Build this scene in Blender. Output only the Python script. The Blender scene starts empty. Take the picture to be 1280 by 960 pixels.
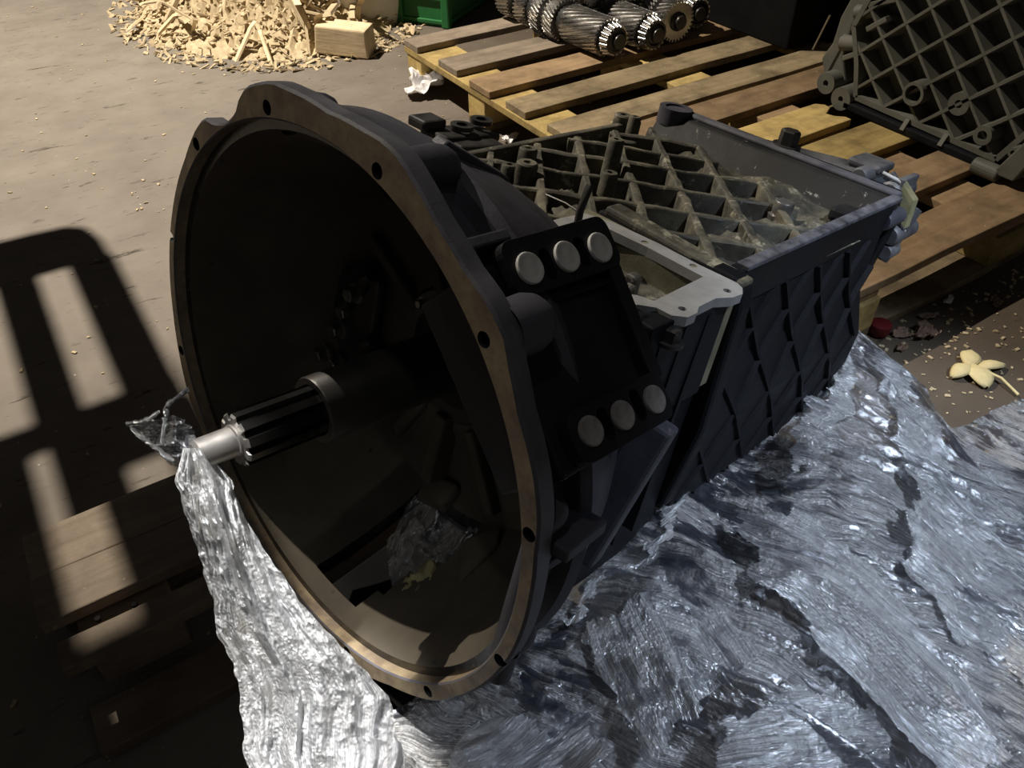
import bpy, bmesh, math, random
import numpy as np
from mathutils import Vector, Matrix

SC = bpy.context.scene
COL = SC.collection
rnd = random.Random(7)

# ------------------------------------------------------------------ camera
CAM_H = 1.08
FPX = 1000.0                                     # focal length in pixels of a 1280 wide frame
CR = np.array((0.83929234, -0.54360112, -0.00928414))    # camera right
CD = np.array((-0.36660525, -0.5532445, -0.74801144))    # camera down
CF = np.array((0.40148346, 0.63120388, -0.66362089))     # camera forward
CP = np.array((0.0, 0.0, CAM_H))
cam = bpy.data.cameras.new('camera')
cam.sensor_width = 36.0
cam.lens = 36.0 * FPX / 1280.0
cam.clip_start = 0.02
cam_o = bpy.data.objects.new('camera', cam)
COL.objects.link(cam_o)
cam_o.matrix_world = Matrix(((CR[0], -CD[0], -CF[0], CP[0]), (CR[1], -CD[1], -CF[1], CP[1]), (CR[2], -CD[2], -CF[2], CP[2]), (0, 0, 0, 1)))
SC.camera = cam_o

# ------------------------------------------------------------------ light and exposure
wd = bpy.data.worlds.new('hall_dark')
SC.world = wd
wd.use_nodes = True
wd.node_tree.nodes['Background'].inputs[0].default_value = (1.0, 0.93, 0.88, 1)
wd.node_tree.nodes['Background'].inputs[1].default_value = 0.030
KEY = (-0.2, 3.7, 3.95)


def point_lamp(name, loc, power, col, radius, target=None, cone=None, blend=0.4):
    d = bpy.data.lights.new(name, 'SPOT' if target else 'POINT')
    d.energy = power
    d.color = col
    d.shadow_soft_size = radius
    o = bpy.data.objects.new(name, d)
    COL.objects.link(o)
    o.location = loc
    if target:
        d.spot_size = math.radians(cone)
        d.spot_blend = blend
        o.rotation_euler = (Vector(target) - Vector(loc)).to_track_quat('-Z', 'Y').to_euler()
    return o


point_lamp('hall_lamp', KEY, 1600, (1.0, 0.90, 0.76), 0.017, (0.0, 3.0, 0.0), 97, 1.0)
point_lamp('daylight_lamp', (1.25, -0.62, 2.6), 310, (0.72, 0.83, 1.0), 0.05, (0.90, 0.02, 0.2), 38, 0.6)
point_lamp('front_lamp', (-0.05, 0.25, 2.45), 7, (1.0, 0.96, 0.90), 0.03, (0.36, 0.36, 0.3), 24, 0.6)
point_lamp('work_lamp', (-0.02, 0.74, 2.2), 620, (1.0, 0.98, 0.95), 0.03, (-0.01, 0.42, 0.42), 8.6, 0.5)  # added narrow spot to brighten the hank; no such lamp is seen
vs = SC.view_settings
vs.view_transform = 'Standard'
vs.look = 'None'
vs.exposure = 0.0
vs.gamma = 1.0


# ------------------------------------------------------------------ helpers
def at(px, py, z):
    """a world point at height z seen at a photograph position"""
    r = CR * (px - 640) / FPX + CD * (py - 480) / FPX + CF
    return CP + r * ((z - CAM_H) / r[2])


def at_depth(px, py, d):
    return CP + (CR * (px - 640) / FPX + CD * (py - 480) / FPX + CF) * d


def to_px(P):
    v = np.asarray(P) - CP
    z = v @ CF
    return np.stack([640 + FPX * (v @ CR) / z, 480 + FPX * (v @ CD) / z], -1)


class MB:
    def __init__(self):
        self.v, self.f, self.m = [], [], []

    def add(self, vs_, fs, mi=0):
        b = len(self.v)
        self.v += [tuple(map(float, p)) for p in vs_]
        self.f += [tuple(i + b for i in f) for f in fs]
        self.m += [mi] * len(fs)

    def box(self, c, s, rot=None, mi=0, taper=1.0):
        x, y, z = (q / 2 for q in s)
        P = [(-x, -y, -z), (x, -y, -z), (x, y, -z), (-x, y, -z), (-x * taper, -y * taper, z), (x * taper, -y * taper, z), (x * taper, y * taper, z), (-x * taper, y * taper, z)]
        if rot is not None:
            P = [rot @ Vector(p) for p in P]
        self.add([(p[0] + c[0], p[1] + c[1], p[2] + c[2]) for p in P], [(0, 3, 2, 1), (4, 5, 6, 7), (0, 1, 5, 4), (1, 2, 6, 5), (2, 3, 7, 6), (3, 0, 4, 7)], mi)

    def bar(self, p, q, wdt, h, up=(0, 0, 1), taper=1.0, mi=0):
        """a bar from p to q, width wdt, height h along up, centred on the line; the top can be narrower"""
        p, q, up = Vector(p), Vector(q), Vector(up)
        d = (q - p)
        L = d.length
        d.normalize()
        s = up.cross(d).normalized()
        u = d.cross(s)
        P = []
        for e in (p, q):
            P += [e - s * wdt / 2 - u * h / 2, e + s * wdt / 2 - u * h / 2, e + s * wdt / 2 * taper + u * h / 2, e - s * wdt / 2 * taper + u * h / 2]
        self.add(P, [(0, 1, 2, 3), (7, 6, 5, 4), (0, 4, 5, 1), (1, 5, 6, 2), (2, 6, 7, 3), (3, 7, 4, 0)], mi)

    def lathe(self, prof, o, ax, n=24, cap=True, mi=0, phase=0.0):
        """prof [(distance along the axis, radius)]"""
        o, ax = Vector(o), Vector(ax).normalized()
        a = ax.orthogonal().normalized()
        b = ax.cross(a)
        P = []
        for t, r in prof:
            for k in range(n):
                th = 2 * math.pi * k / n + phase
                P.append(o + ax * t + (a * math.cos(th) + b * math.sin(th)) * r)
        F = []
        for i in range(len(prof) - 1):
            for k in range(n):
                k2 = (k + 1) % n
                F.append((i * n + k, i * n + k2, (i + 1) * n + k2, (i + 1) * n + k))
        if cap:
            F.append(tuple(range(n - 1, -1, -1)))
            F.append(tuple((len(prof) - 1) * n + k for k in range(n)))
        self.add(P, F, mi)

    def cyl(self, p, q, r0, r1=None, n=20, mi=0):
        p, q = Vector(p), Vector(q)
        self.lathe([(0, r0), ((q - p).length, r0 if r1 is None else r1)], p, q - p, n, True, mi)

    def ring(self, o, ax, ro, ri, h, n=24, mi=0):
        self.lathe([(0, ri), (0, ro), (h, ro), (h, ri), (0, ri)], o, ax, n, False, mi)

    def prism(self, poly, d, mi=0):
        d = Vector(d)
        n = len(poly)
        P = [Vector(p) for p in poly] + [Vector(p) + d for p in poly]
        F = [tuple(range(n - 1, -1, -1)), tuple(range(n, 2 * n))]
        F += [(i, (i + 1) % n, n + (i + 1) % n, n + i) for i in range(n)]
        self.add(P, F, mi)

    def tube(self, pts, r, n=8, mi=0):
        pts = [Vector(p) for p in pts]
        P = []
        up = Vector((0.31, 0.22, 0.92))
        for i, p in enumerate(pts):
            d = (pts[min(i + 1, len(pts) - 1)] - pts[max(i - 1, 0)]).normalized()
            s = d.cross(up).normalized()
            u = s.cross(d)
            rr = r[i] if isinstance(r, (list, tuple)) else r
            P += [p + (s * math.cos(2 * math.pi * k / n) + u * math.sin(2 * math.pi * k / n)) * rr for k in range(n)]
        F = [(i * n + k, i * n + (k + 1) % n, (i + 1) * n + (k + 1) % n, (i + 1) * n + k) for i in range(len(pts) - 1) for k in range(n)]
        F += [tuple(range(n - 1, -1, -1)), tuple((len(pts) - 1) * n + k for k in range(n))]
        self.add(P, F, mi)

    def mesh(self, name, mats, smooth=None, fix=True):
        me = bpy.data.meshes.new(name)
        me.from_pydata(self.v, [], self.f)
        for m in (mats if isinstance(mats, (list, tuple)) else [mats]):
            me.materials.append(m)
        me.polygons.foreach_set('material_index', self.m)
        if fix:
            b = bmesh.new()
            b.from_mesh(me)
            bmesh.ops.recalc_face_normals(b, faces=b.faces)
            b.to_mesh(me)
            b.free()
        if smooth is not None:
            me.shade_smooth()
            me.set_sharp_from_angle(angle=math.radians(smooth))
        me.update()
        return me

    def build(self, name, mats, parent=None, smooth=None, bevel=0.0, fix=True):
        return link(name, self.mesh(name, mats, smooth, fix), parent, bevel)


def link(name, me, parent=None, bevel=0.0):
    o = bpy.data.objects.new(name, me)
    COL.objects.link(o)
    if parent is not None:
        o.parent = parent
    if bevel:
        b = o.modifiers.new('bevel', 'BEVEL')
        b.width = bevel
        b.segments = 2
        b.limit_method = 'ANGLE'
        b.angle_limit = math.radians(40)
    return o


def tag(o, label=None, cat=None, group=None, kind=None):
    for k, v in (('label', label), ('category', cat), ('group', group), ('kind', kind)):
        if v:
            o[k] = v
    return o


def empty(name, loc=(0, 0, 0)):
    o = bpy.data.objects.new(name, None)
    COL.objects.link(o)
    o.location = loc
    o.empty_display_size = 0.05
    return o


def copy_tree(o, parent=None):
    c = o.copy()
    COL.objects.link(c)
    c.parent = parent
    for ch in [x for x in COL.objects if x.parent == o]:
        copy_tree(ch, c)
    return c


# value noise in numpy
def vnoise(x, y, seed=0):
    xi, yi = np.floor(x).astype(np.int64), np.floor(y).astype(np.int64)
    fx, fy = x - xi, y - yi
    fx, fy = fx * fx * fx * (fx * (fx * 6 - 15) + 10), fy * fy * fy * (fy * (fy * 6 - 15) + 10)

    def h(a, b):
        n = (a * 374761393 + b * 668265263 + seed * 1442695041) & 0x7FFFFFFF
        n = ((n ^ (n >> 13)) * 1274126177) & 0x7FFFFFFF
        return ((n ^ (n >> 16)) & 0xFFFF) / 65535.0 * 2 - 1
    return (h(xi, yi) * (1 - fx) + h(xi + 1, yi) * fx) * (1 - fy) + (h(xi, yi + 1) * (1 - fx) + h(xi + 1, yi + 1) * fx) * fy


def ridged(x, y, seed=0):
    return 1 - 2 * np.abs(vnoise(x, y, seed))


# ------------------------------------------------------------------ materials
class N:
    """small node helper"""

    def __init__(self, name):
        self.m = bpy.data.materials.new(name)
        self.m.use_nodes = True
        self.t = self.m.node_tree
        self.b = self.t.nodes['Principled BSDF']
        self.out = self.t.nodes['Material Output']

    def n(self, kind, **kw):
        x = self.t.nodes.new('ShaderNode' + kind)
        for k, v in kw.items():
            if hasattr(x, k) and k not in x.inputs:
                setattr(x, k, v)
            else:
                self.set(x, k, v)
        return x

    def set(self, node, key, v):
        if hasattr(v, 'node'):
            self.t.links.new(v, node.inputs[key])
        else:
            node.inputs[key].default_value = v

    def P(self, **kw):
        for k, v in kw.items():
            self.set(self.b, k.replace('_', ' '), v)

    def coord(self, scale=(1, 1, 1), kind='Object', rot=(0, 0, 0)):
        c = self.n('TexCoord')
        mp = self.n('Mapping')
        mp.inputs['Scale'].default_value = scale
        mp.inputs['Rotation'].default_value = rot
        self.t.links.new(c.outputs[kind], mp.inputs['Vector'])
        return mp.outputs[0]

    def noise(self, vec, scale, detail=4, rough=0.6, dist=0.0):
        x = self.n('TexNoise')
        x.inputs['Scale'].default_value = scale
        x.inputs['Detail'].default_value = detail
        x.inputs['Roughness'].default_value = rough
        x.inputs['Distortion'].default_value = dist
        self.t.links.new(vec, x.inputs['Vector'])
        return x.outputs['Fac']

    def ramp(self, fac, stops, const=False):
        x = self.n('ValToRGB')
        cr = x.color_ramp
        if const:
            cr.interpolation = 'CONSTANT'
        while len(cr.elements) < len(stops):
            cr.elements.new(0.5)
        for e, (p, c) in zip(cr.elements, stops):
            e.position = p
            e.color = (*c, 1) if len(c) == 3 else c
        self.t.links.new(fac, x.inputs['Fac'])
        return x.outputs['Color']

    def mixc(self, fac, a, b, mode='MIX'):
        x = self.n('Mix', data_type='RGBA', blend_type=mode)
        for i, v in ((0, fac), (6, a), (7, b)):
            if hasattr(v, 'node'):
                self.t.links.new(v, x.inputs[i])
            else:
                x.inputs[i].default_value = v if i == 0 else (*v, 1)
        return x.outputs[2]

    def math(self, op, a, b=0.0):
        x = self.n('Math', operation=op)
        for i, v in ((0, a), (1, b)):
            if hasattr(v, 'node'):
                self.t.links.new(v, x.inputs[i])
            else:
                x.inputs[i].default_value = v
        return x.outputs[0]

    def bump(self, h, strength=0.3, dist=0.002, normal=None):
        x = self.n('Bump')
        x.inputs['Strength'].default_value = strength
        x.inputs['Distance'].default_value = dist
        self.t.links.new(h, x.inputs['Height'])
        if normal is not None:
            self.t.links.new(normal, x.inputs['Normal'])
        return x.outputs[0]


def g3(v):
    return (v, v, v)


def cast_mat(name, lo, hi, rough=(0.35, 0.6), scale=14, bump=0.25, metallic=0.0, spec=0.5):
    k = N(name)
    c = k.coord()
    n1 = k.noise(c, scale, 5, 0.65)
    n2 = k.noise(c, scale * 22, 3, 0.6)
    k.P(Base_Color=k.ramp(n1, [(0.3, lo), (0.72, hi)]), Roughness=k.ramp(n1, [(0.3, g3(rough[0])), (0.7, g3(rough[1]))]), Metallic=metallic, Normal=k.bump(n2, bump, 0.0008))
    k.b.inputs['Specular IOR Level'].default_value = spec
    return k.m


M = {}
M['paint'] = cast_mat('black_housing_paint', (0.028, 0.028, 0.036), (0.090, 0.090, 0.112), (0.42, 0.65), 7, 0.4, 0, 0.4)
M['case_paint'] = cast_mat('black_case_paint', (0.0045, 0.005, 0.0065), (0.010, 0.0105, 0.013), (0.45, 0.65), 9, 0.35, 0, 0.14)
M['edge'] = cast_mat('worn_edge_paint', (0.07, 0.07, 0.085), (0.13, 0.13, 0.15), (0.4, 0.6), 30, 0.2)
M['bracket'] = cast_mat('black_bracket', (0.010, 0.010, 0.012), (0.018, 0.018, 0.02), (0.5, 0.7), 20, 0.3, 0, 0.3)
M['plate'] = cast_mat('dark_steel', (0.03, 0.03, 0.03), (0.08, 0.075, 0.07), (0.35, 0.55), 20, 0.2, 0.6)
M['bolt'] = cast_mat('bolt_steel', (0.20, 0.19, 0.18), (0.36, 0.35, 0.33), (0.3, 0.5), 40, 0.15, 0.8)
M['oily'] = cast_mat('oily_black_steel', (0.006, 0.006, 0.006), (0.015, 0.014, 0.013), (0.2, 0.32), 12, 0.05, 0.0, 0.6)
M['sleeve'] = cast_mat('sleeve_steel', (0.022, 0.021, 0.02), (0.05, 0.047, 0.043), (0.34, 0.5), 12, 0.15, 0.2)
M['tip'] = cast_mat('turned_steel', (0.28, 0.27, 0.26), (0.42, 0.40, 0.38), (0.3, 0.42), 30, 0.08, 0.85)
M['gear'] = cast_mat('gear_steel', (0.38, 0.37, 0.35), (0.58, 0.56, 0.53), (0.22, 0.34), 20, 0.05, 0.95)
M['gear_dark'] = cast_mat('dark_gear_steel', (0.03, 0.03, 0.03), (0.07, 0.068, 0.065), (0.3, 0.45), 20, 0.05, 0.5)
M['alu'] = cast_mat('gasket_face', (0.24, 0.24, 0.24), (0.36, 0.36, 0.355), (0.45, 0.6), 25, 0.08, 0.15)
M['alucast'] = cast_mat('grey_alloy', (0.06, 0.06, 0.066), (0.19, 0.19, 0.20), (0.4, 0.6), 18, 0.3, 0.3)
M['cap'] = cast_mat('pale_plug', (0.46, 0.46, 0.44), (0.72, 0.72, 0.70), (0.45, 0.65), 60, 0.1)
M['dirtycap'] = cast_mat('dirty_plug', (0.20, 0.18, 0.17), (0.42, 0.41, 0.40), (0.5, 0.7), 60, 0.1)
M['grey_cast'] = cast_mat('grey_green_cast', (0.075, 0.075, 0.062), (0.13, 0.128, 0.105), (0.6, 0.8), 10, 0.35)
M['dark_bin'] = cast_mat('dark_bin_paint', (0.004, 0.004, 0.004), (0.009, 0.009, 0.009), (0.7, 0.9), 8, 0.2, 0, 0.1)
M['green'] = cast_mat('green_plastic', (0.012, 0.12, 0.030), (0.018, 0.17, 0.045), (0.45, 0.6), 6, 0.1)
M['paper'] = cast_mat('white_paper', (0.62, 0.60, 0.60), (0.78, 0.77, 0.78), (0.7, 0.8), 12, 0.1)
M['sack'] = cast_mat('pale_sack', (0.70, 0.66, 0.58), (0.82, 0.79, 0.72), (0.7, 0.8), 12, 0.2)
M['yellow_leaf'] = cast_mat('yellow_scrap', (0.62, 0.50, 0.24), (0.80, 0.68, 0.36), (0.6, 0.8), 40, 0.2)
M['brown_leaf'] = cast_mat('brown_scrap', (0.16, 0.10, 0.07), (0.30, 0.20, 0.14), (0.6, 0.8), 40, 0.2)
M['olive'] = cast_mat('oily_olive_casting', (0.10, 0.092, 0.058), (0.24, 0.225, 0.15), (0.5, 0.7), 20, 0.3)
M['rag'] = cast_mat('olive_rag', (0.22, 0.20, 0.10), (0.36, 0.33, 0.18), (0.7, 0.9), 40, 0.3)
M['red'] = cast_mat('red_plastic', (0.10, 0.006, 0.008), (0.16, 0.010, 0.012), (0.5, 0.6), 10, 0.1)


def rust_face():
    k = N('rusty_machined_face')
    c = k.coord()
    n1 = k.noise(c, 16, 6, 0.7, 0.4)
    n2 = k.noise(c, 70, 4, 0.6)
    col = k.ramp(n1, [(0.25, (0.13, 0.098, 0.078)), (0.45, (0.24, 0.19, 0.14)), (0.6, (0.36, 0.285, 0.18)), (0.8, (0.46, 0.40, 0.31))])
    col = k.mixc(k.ramp(n2, [(0.45, g3(0)), (0.75, g3(0.6))]), col, (0.10, 0.065, 0.04))
    k.P(Base_Color=col, Roughness=0.55, Metallic=0.35, Normal=k.bump(n2, 0.25, 0.0006))
    return k.m


M['rust'] = rust_face()


def grime():
    k = N('dusty_inner_casting')
    c = k.coord()
    n1 = k.noise(c, 9, 5, 0.6)
    n2 = k.noise(c, 120, 3, 0.6)
    pit = k.ramp(k.noise(c, 55, 2, 0.5), [(0.22, g3(0)), (0.27, g3(1))])
    col = k.mixc(pit, (0.03, 0.025, 0.02), k.ramp(n1, [(0.3, (0.06, 0.052, 0.040)), (0.7, (0.115, 0.10, 0.078))]))
    k.P(Base_Color=col, Roughness=0.85, Normal=k.bump(n2, 0.35, 0.0008))
    k.b.inputs['Specular IOR Level'].default_value = 0.2
    return k.m


M['grime'] = grime()


def top_dirt():
    k = N('greasy_dirt_on_casting')
    c = k.coord()
    n1 = k.noise(c, 20, 6, 0.7)
    n2 = k.noise(c, 160, 4, 0.7)
    n3 = k.noise(c, 34, 4, 0.75, 0.3)
    col = k.ramp(n1, [(0.30, (0.020, 0.019, 0.017)), (0.5, (0.060, 0.055, 0.040)), (0.70, (0.16, 0.145, 0.098))])
    col = k.mixc(k.ramp(n3, [(0.58, g3(0)), (0.68, g3(0.8))]), col, (0.30, 0.28, 0.21))
    k.P(Base_Color=col, Roughness=k.ramp(n1, [(0.3, g3(0.42)), (0.6, g3(0.85))]), Normal=k.bump(n2, 0.5, 0.0015))
    return k.m


M['dirt'] = top_dirt()


def flaky():
    k = N('black_paint_with_flakes')
    c = k.coord()
    n1 = k.noise(c, 12, 5, 0.6)
    n3 = k.noise(c, 46, 5, 0.75, 0.4)
    col = k.ramp(n1, [(0.3, (0.010, 0.010, 0.011)), (0.7, (0.030, 0.029, 0.027))])
    col = k.mixc(k.ramp(n3, [(0.64, g3(0)), (0.69, g3(0.8))]), col, (0.33, 0.32, 0.29))
    k.P(Base_Color=col, Roughness=k.ramp(n1, [(0.3, g3(0.55)), (0.7, g3(0.75))]), Normal=k.bump(n3, 0.3, 0.0015))
    k.b.inputs['Specular IOR Level'].default_value = 0.2
    return k.m


M['flaky'] = flaky()
M['scuffed'] = cast_mat('scuffed_black_edge', (0.02, 0.02, 0.024), (0.14, 0.14, 0.16), (0.45, 0.65), 45, 0.3)


def floor_mat():
    k = N('worn_dusty_asphalt')
    c = k.coord()
    big = k.noise(c, 0.9, 5, 0.6)
    mid = k.noise(c, 6, 5, 0.65)
    fine = k.noise(c, 260, 3, 0.7)
    st = k.noise(k.coord((1.2, 5.5, 1), 'Object', (0, 0, 0.25)), 4.5, 5, 0.7, 0.25)
    col = k.ramp(big, [(0.3, (0.150, 0.130, 0.108)), (0.7, (0.235, 0.207, 0.178))])
    col = k.mixc(0.5, col, k.ramp(mid, [(0.3, (0.132, 0.113, 0.094)), (0.72, (0.235, 0.206, 0.172))]))
    flk = k.noise(k.coord((3.0, 11.0, 1), 'Object', (0, 0, 0.2)), 5.0, 4, 0.65, 0.3)
    col = k.mixc(k.ramp(flk, [(0.62, g3(0)), (0.69, g3(0.7))]), col, (0.062, 0.052, 0.042))
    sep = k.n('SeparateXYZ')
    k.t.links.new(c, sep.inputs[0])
    side_tone = k.math('ADD', k.math('MULTIPLY', sep.outputs[0], 0.55), k.math('ADD', k.math('MULTIPLY', sep.outputs[1], -0.10), k.math('MULTIPLY', k.noise(c, 2.2, 5, 0.65), 0.55)))  # darker, browner tone growing towards plus x, broken up by noise
    col = k.mixc(k.ramp(side_tone, [(0.42, g3(0)), (0.98, g3(0.88))]), col, k.mixc(mid, (0.055, 0.040, 0.027), (0.105, 0.080, 0.056)))
    crack = k.ramp(st, [(0.31, g3(0)), (0.37, g3(1))])
    col = k.mixc(crack, (0.05, 0.040, 0.031), col)
    chip = k.noise(c, 95, 1, 0.3)
    col = k.mixc(k.ramp(chip, [(0.80, g3(0)), (0.83, g3(0.9))]), col, (0.62, 0.56, 0.46))
    nb = k.bump(crack, 0.6, 0.004, k.bump(fine, 0.35, 0.0012))
    k.P(Base_Color=col, Roughness=0.8, Normal=nb)
    k.b.inputs['Specular IOR Level'].default_value = 0.25
    return k.m


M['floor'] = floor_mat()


def wood(name, a, b, dark, dirt=0.5):
    k = N(name)
    oi = k.n('ObjectInfo')
    c = k.n('TexCoord')
    add = k.n('VectorMath', operation='ADD')
    k.t.links.new(c.outputs['Object'], add.inputs[0])
    sc = k.n('VectorMath', operation='SCALE')
    k.t.links.new(oi.outputs['Location'], sc.inputs[0])
    sc.inputs['Scale'].default_value = 3.1
    k.t.links.new(sc.outputs[0], add.inputs[1])
    mp = k.n('Mapping')
    mp.inputs['Scale'].default_value = (1.3, 16, 16)
    k.t.links.new(add.outputs[0], mp.inputs['Vector'])
    gr = k.noise(mp.outputs[0], 2.2, 6, 0.65, 0.4)
    st = k.noise(add.outputs[0], 7, 6, 0.7)
    sp = k.noise(add.outputs[0], 75, 2, 0.5)
    col = k.ramp(gr, [(0.3, a), (0.68, b)])
    col = k.mixc(k.ramp(st, [(0.42, g3(0)), (0.68, g3(dirt))]), col, dark)
    hv = k.n('HueSaturation')
    hv.inputs['Saturation'].default_value = 1.0
    k.t.links.new(k.math('ADD', k.math('MULTIPLY', oi.outputs['Random'], 0.5), 0.75), hv.inputs['Value'])
    k.t.links.new(col, hv.inputs['Color'])
    col = k.mixc(k.ramp(sp, [(0.74, g3(0)), (0.78, g3(0.7))]), hv.outputs[0], (0.55, 0.48, 0.36))
    k.P(Base_Color=col, Roughness=0.75, Normal=k.bump(k.math('ADD', gr, st), 0.6, 0.003))
    k.b.inputs['Specular IOR Level'].default_value = 0.25
    return k.m


M['wood_grey'] = wood('grey_brown_wood', (0.19, 0.142, 0.080), (0.30, 0.235, 0.140), (0.075, 0.055, 0.033), 0.85)
M['wood_red'] = wood('reddish_wood', (0.235, 0.152, 0.080), (0.34, 0.235, 0.135), (0.10, 0.068, 0.04), 0.75)
M['wood_yellow'] = wood('yellow_wood', (0.38, 0.27, 0.095), (0.54, 0.40, 0.16), (0.12, 0.085, 0.04), 0.8)
M['wood_old'] = wood('old_grey_wood', (0.17, 0.135, 0.10), (0.27, 0.22, 0.165), (0.08, 0.06, 0.045), 0.6)
M['chip'] = wood('fresh_chip_wood', (0.55, 0.43, 0.26), (0.74, 0.62, 0.42), (0.33, 0.24, 0.14), 0.6)
M['sawdust'] = cast_mat('sawdust', (0.34, 0.26, 0.15), (0.62, 0.51, 0.33), (0.8, 0.9), 60, 0.5)


def film_mat(name, opa=(0.6, 0.97), white=1.0, trans=0.25, gloss=0.30, mlo=0.12):
    """clear stretch wrap, cloudy where many wrinkled layers lie together; needs a uv map along / across the pull"""
    k = N(name)
    uv = k.n('UVMap')

    def st_coord(a, b):
        mp = k.n('Mapping')
        mp.inputs['Scale'].default_value = (a, b, 1)
        k.t.links.new(uv.outputs[0], mp.inputs['Vector'])
        return mp.outputs[0]
    c = k.coord()
    st = k.noise(st_coord(3.5, 150), 1.6, 5, 0.7, 0.3)
    cr = k.noise(st_coord(70, 170), 1.8, 4, 0.7, 1.2)
    vo = k.n('TexVoronoi', feature='F1')
    vo.inputs['Scale'].default_value = 260
    k.t.links.new(c, vo.inputs['Vector'])
    big = k.noise(c, 7, 4, 0.65, 0.7)
    mid = k.noise(st_coord(7, 22), 2.0, 4, 0.6, 0.8)
    # wrinkled, many layered zones against taut clear ones
    mask = k.ramp(k.math('ADD', k.math('MULTIPLY', big, 0.55), k.math('MULTIPLY', mid, 0.5)), [(0.485, g3(mlo)), (0.60, g3(1.0))])
    wr = k.math('ABSOLUTE', k.math('SUBTRACT', cr, 0.5))
    h = k.math('ADD', k.math('MULTIPLY', st, 1.0), k.math('ADD', k.math('MULTIPLY', wr, -1.0), k.math('MULTIPLY', vo.outputs['Distance'], 0.5)))
    nb = k.bump(k.math('MULTIPLY', h, mask), 1.0, 0.0050)
    crease = k.ramp(k.math('ABSOLUTE', k.math('SUBTRACT', st, 0.5)), [(0.0, g3(1.0)), (0.055, g3(0.0))])
    lay = k.math('MULTIPLY', mask, k.math('ADD', k.math('MULTIPLY', crease, 0.62), 0.38))
    opacity = k.ramp(lay, [(0.05, g3(opa[0])), (0.8, g3(opa[1]))])
    k.P(Base_Color=k.ramp(lay, [(0.05, (0.028 * white, 0.033 * white, 0.048 * white)), (0.40, g3(min(0.8, 0.30 * white))), (1.0, g3(0.9))]), Roughness=0.3, Normal=nb)
    k.b.inputs['Specular IOR Level'].default_value = 0.7
    tl = k.n('BsdfTranslucent')
    tl.inputs['Color'].default_value = (0.92, 0.93, 0.95, 1)
    k.t.links.new(nb, tl.inputs['Normal'])
    mx = k.n('MixShader')
    k.t.links.new(k.math('MULTIPLY', mask, trans), mx.inputs[0])
    k.t.links.new(k.b.outputs[0], mx.inputs[1])
    k.t.links.new(tl.outputs[0], mx.inputs[2])
    gl = k.n('BsdfGlossy')
    gl.inputs['Color'].default_value = (0.95, 0.97, 1.0, 1)
    gl.inputs['Roughness'].default_value = 0.22
    k.t.links.new(nb, gl.inputs['Normal'])
    m1 = k.n('MixShader')
    m1.inputs[0].default_value = gloss
    k.t.links.new(mx.outputs[0], m1.inputs[1])
    k.t.links.new(gl.outputs[0], m1.inputs[2])
    tr = k.n('BsdfTransparent')
    tr.inputs['Color'].default_value = (0.80, 0.83, 0.88, 1)
    m2 = k.n('MixShader')
    k.t.links.new(opacity, m2.inputs[0])
    k.t.links.new(tr.outputs[0], m2.inputs[1])
    k.t.links.new(m1.outputs[0], m2.inputs[2])
    k.t.links.new(m2.outputs[0], k.out.inputs['Surface'])
    return k.m


M['film'] = film_mat('clear_stretch_wrap')
M['film_dense'] = film_mat('gathered_stretch_wrap', (0.75, 1.0), 1.3, 0.25, 0.40, 0.3)
M['film_hank'] = film_mat('hanging_stretch_wrap', (0.75, 0.98), 3.0, 0.6, 0.22, 0.55)

# ------------------------------------------------------------------ floor
mb = MB()
mb.add([(-5, -4, 0), (8, -4, 0), (8, 9, 0), (-5, 9, 0)], [(0, 1, 2, 3)])
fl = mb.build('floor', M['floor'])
tag(fl, 'worn dusty brown asphalt workshop floor with fine cracks', 'floor', None, 'structure')

# ------------------------------------------------------------------ added unseen slotted plate, shaped to cast the slotted shadow on the floor
PZ = 2.0
KF = (KEY[2] - PZ) / KEY[2]


def sh(xs, ys):
    return (KEY[0] + (xs - KEY[0]) * KF, KEY[1] + (ys - KEY[1]) * KF, PZ)


shadow_plate = empty('slotted_guard', sh(-0.3, 1.3))
tag(shadow_plate, 'black slotted steel guard plate hanging above the floor outside the picture', 'guard')


def gpoly(name, pts):
    m = MB()
    m.prism([Vector(sh(*p)) - shadow_plate.location for p in pts], (0, 0, 0.012))
    return m.build(name, M['dark_bin'], shadow_plate)


def gbar(x0, x1, y0, y1):
    gpoly('guard_bar', [(x0, y0), (x1, y0), (x1, y1), (x0, y1)])


gpoly('guard_head', [(-1.0, 2.0), (0.078, 2.0), (0.074, 2.10), (0.055, 2.17), (0.015, 2.205), (-0.06, 2.215), (-0.15, 2.22), (-0.25, 2.20), (-0.5, 2.18), (-1.0, 2.15)])
gbar(-0.022, 0.085, 1.44, 2.0)
gbar(-0.186, -0.092, 1.44, 2.0)
gbar(-1.0, -0.262, 1.44, 2.0)
gbar(-1.0, 0.088, 1.36, 1.44)
gbar(0.012, 0.10, 0.30, 1.36)
gbar(-0.062, 0.012, 1.235, 1.36)
gbar(-0.062, 0.012, 0.30, 1.02)
gbar(-0.10, -0.062, 0.30, 1.36)
gbar(-0.175, -0.10, 0.98, 1.36)
gbar(-0.205, -0.175, 0.30, 1.05)
gbar(-1.0, -0.015, -0.30, 0.30)
gbar(-1.0, -0.205, 0.30, 1.36)
gbar(-0.175, -0.10, 0.30, 0.665)
for xs, ys in ((-0.9, 0.4), (0.05, 0.4), (-0.9, 2.1), (0.0, 2.1)):
    m = MB()
    p = Vector(sh(xs, ys)) - shadow_plate.location
    m.cyl(p, p + Vector((0, 0, 1.9)), 0.004, n=8)
    m.build('hanging_rod', M['plate'], shadow_plate, 40)

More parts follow.
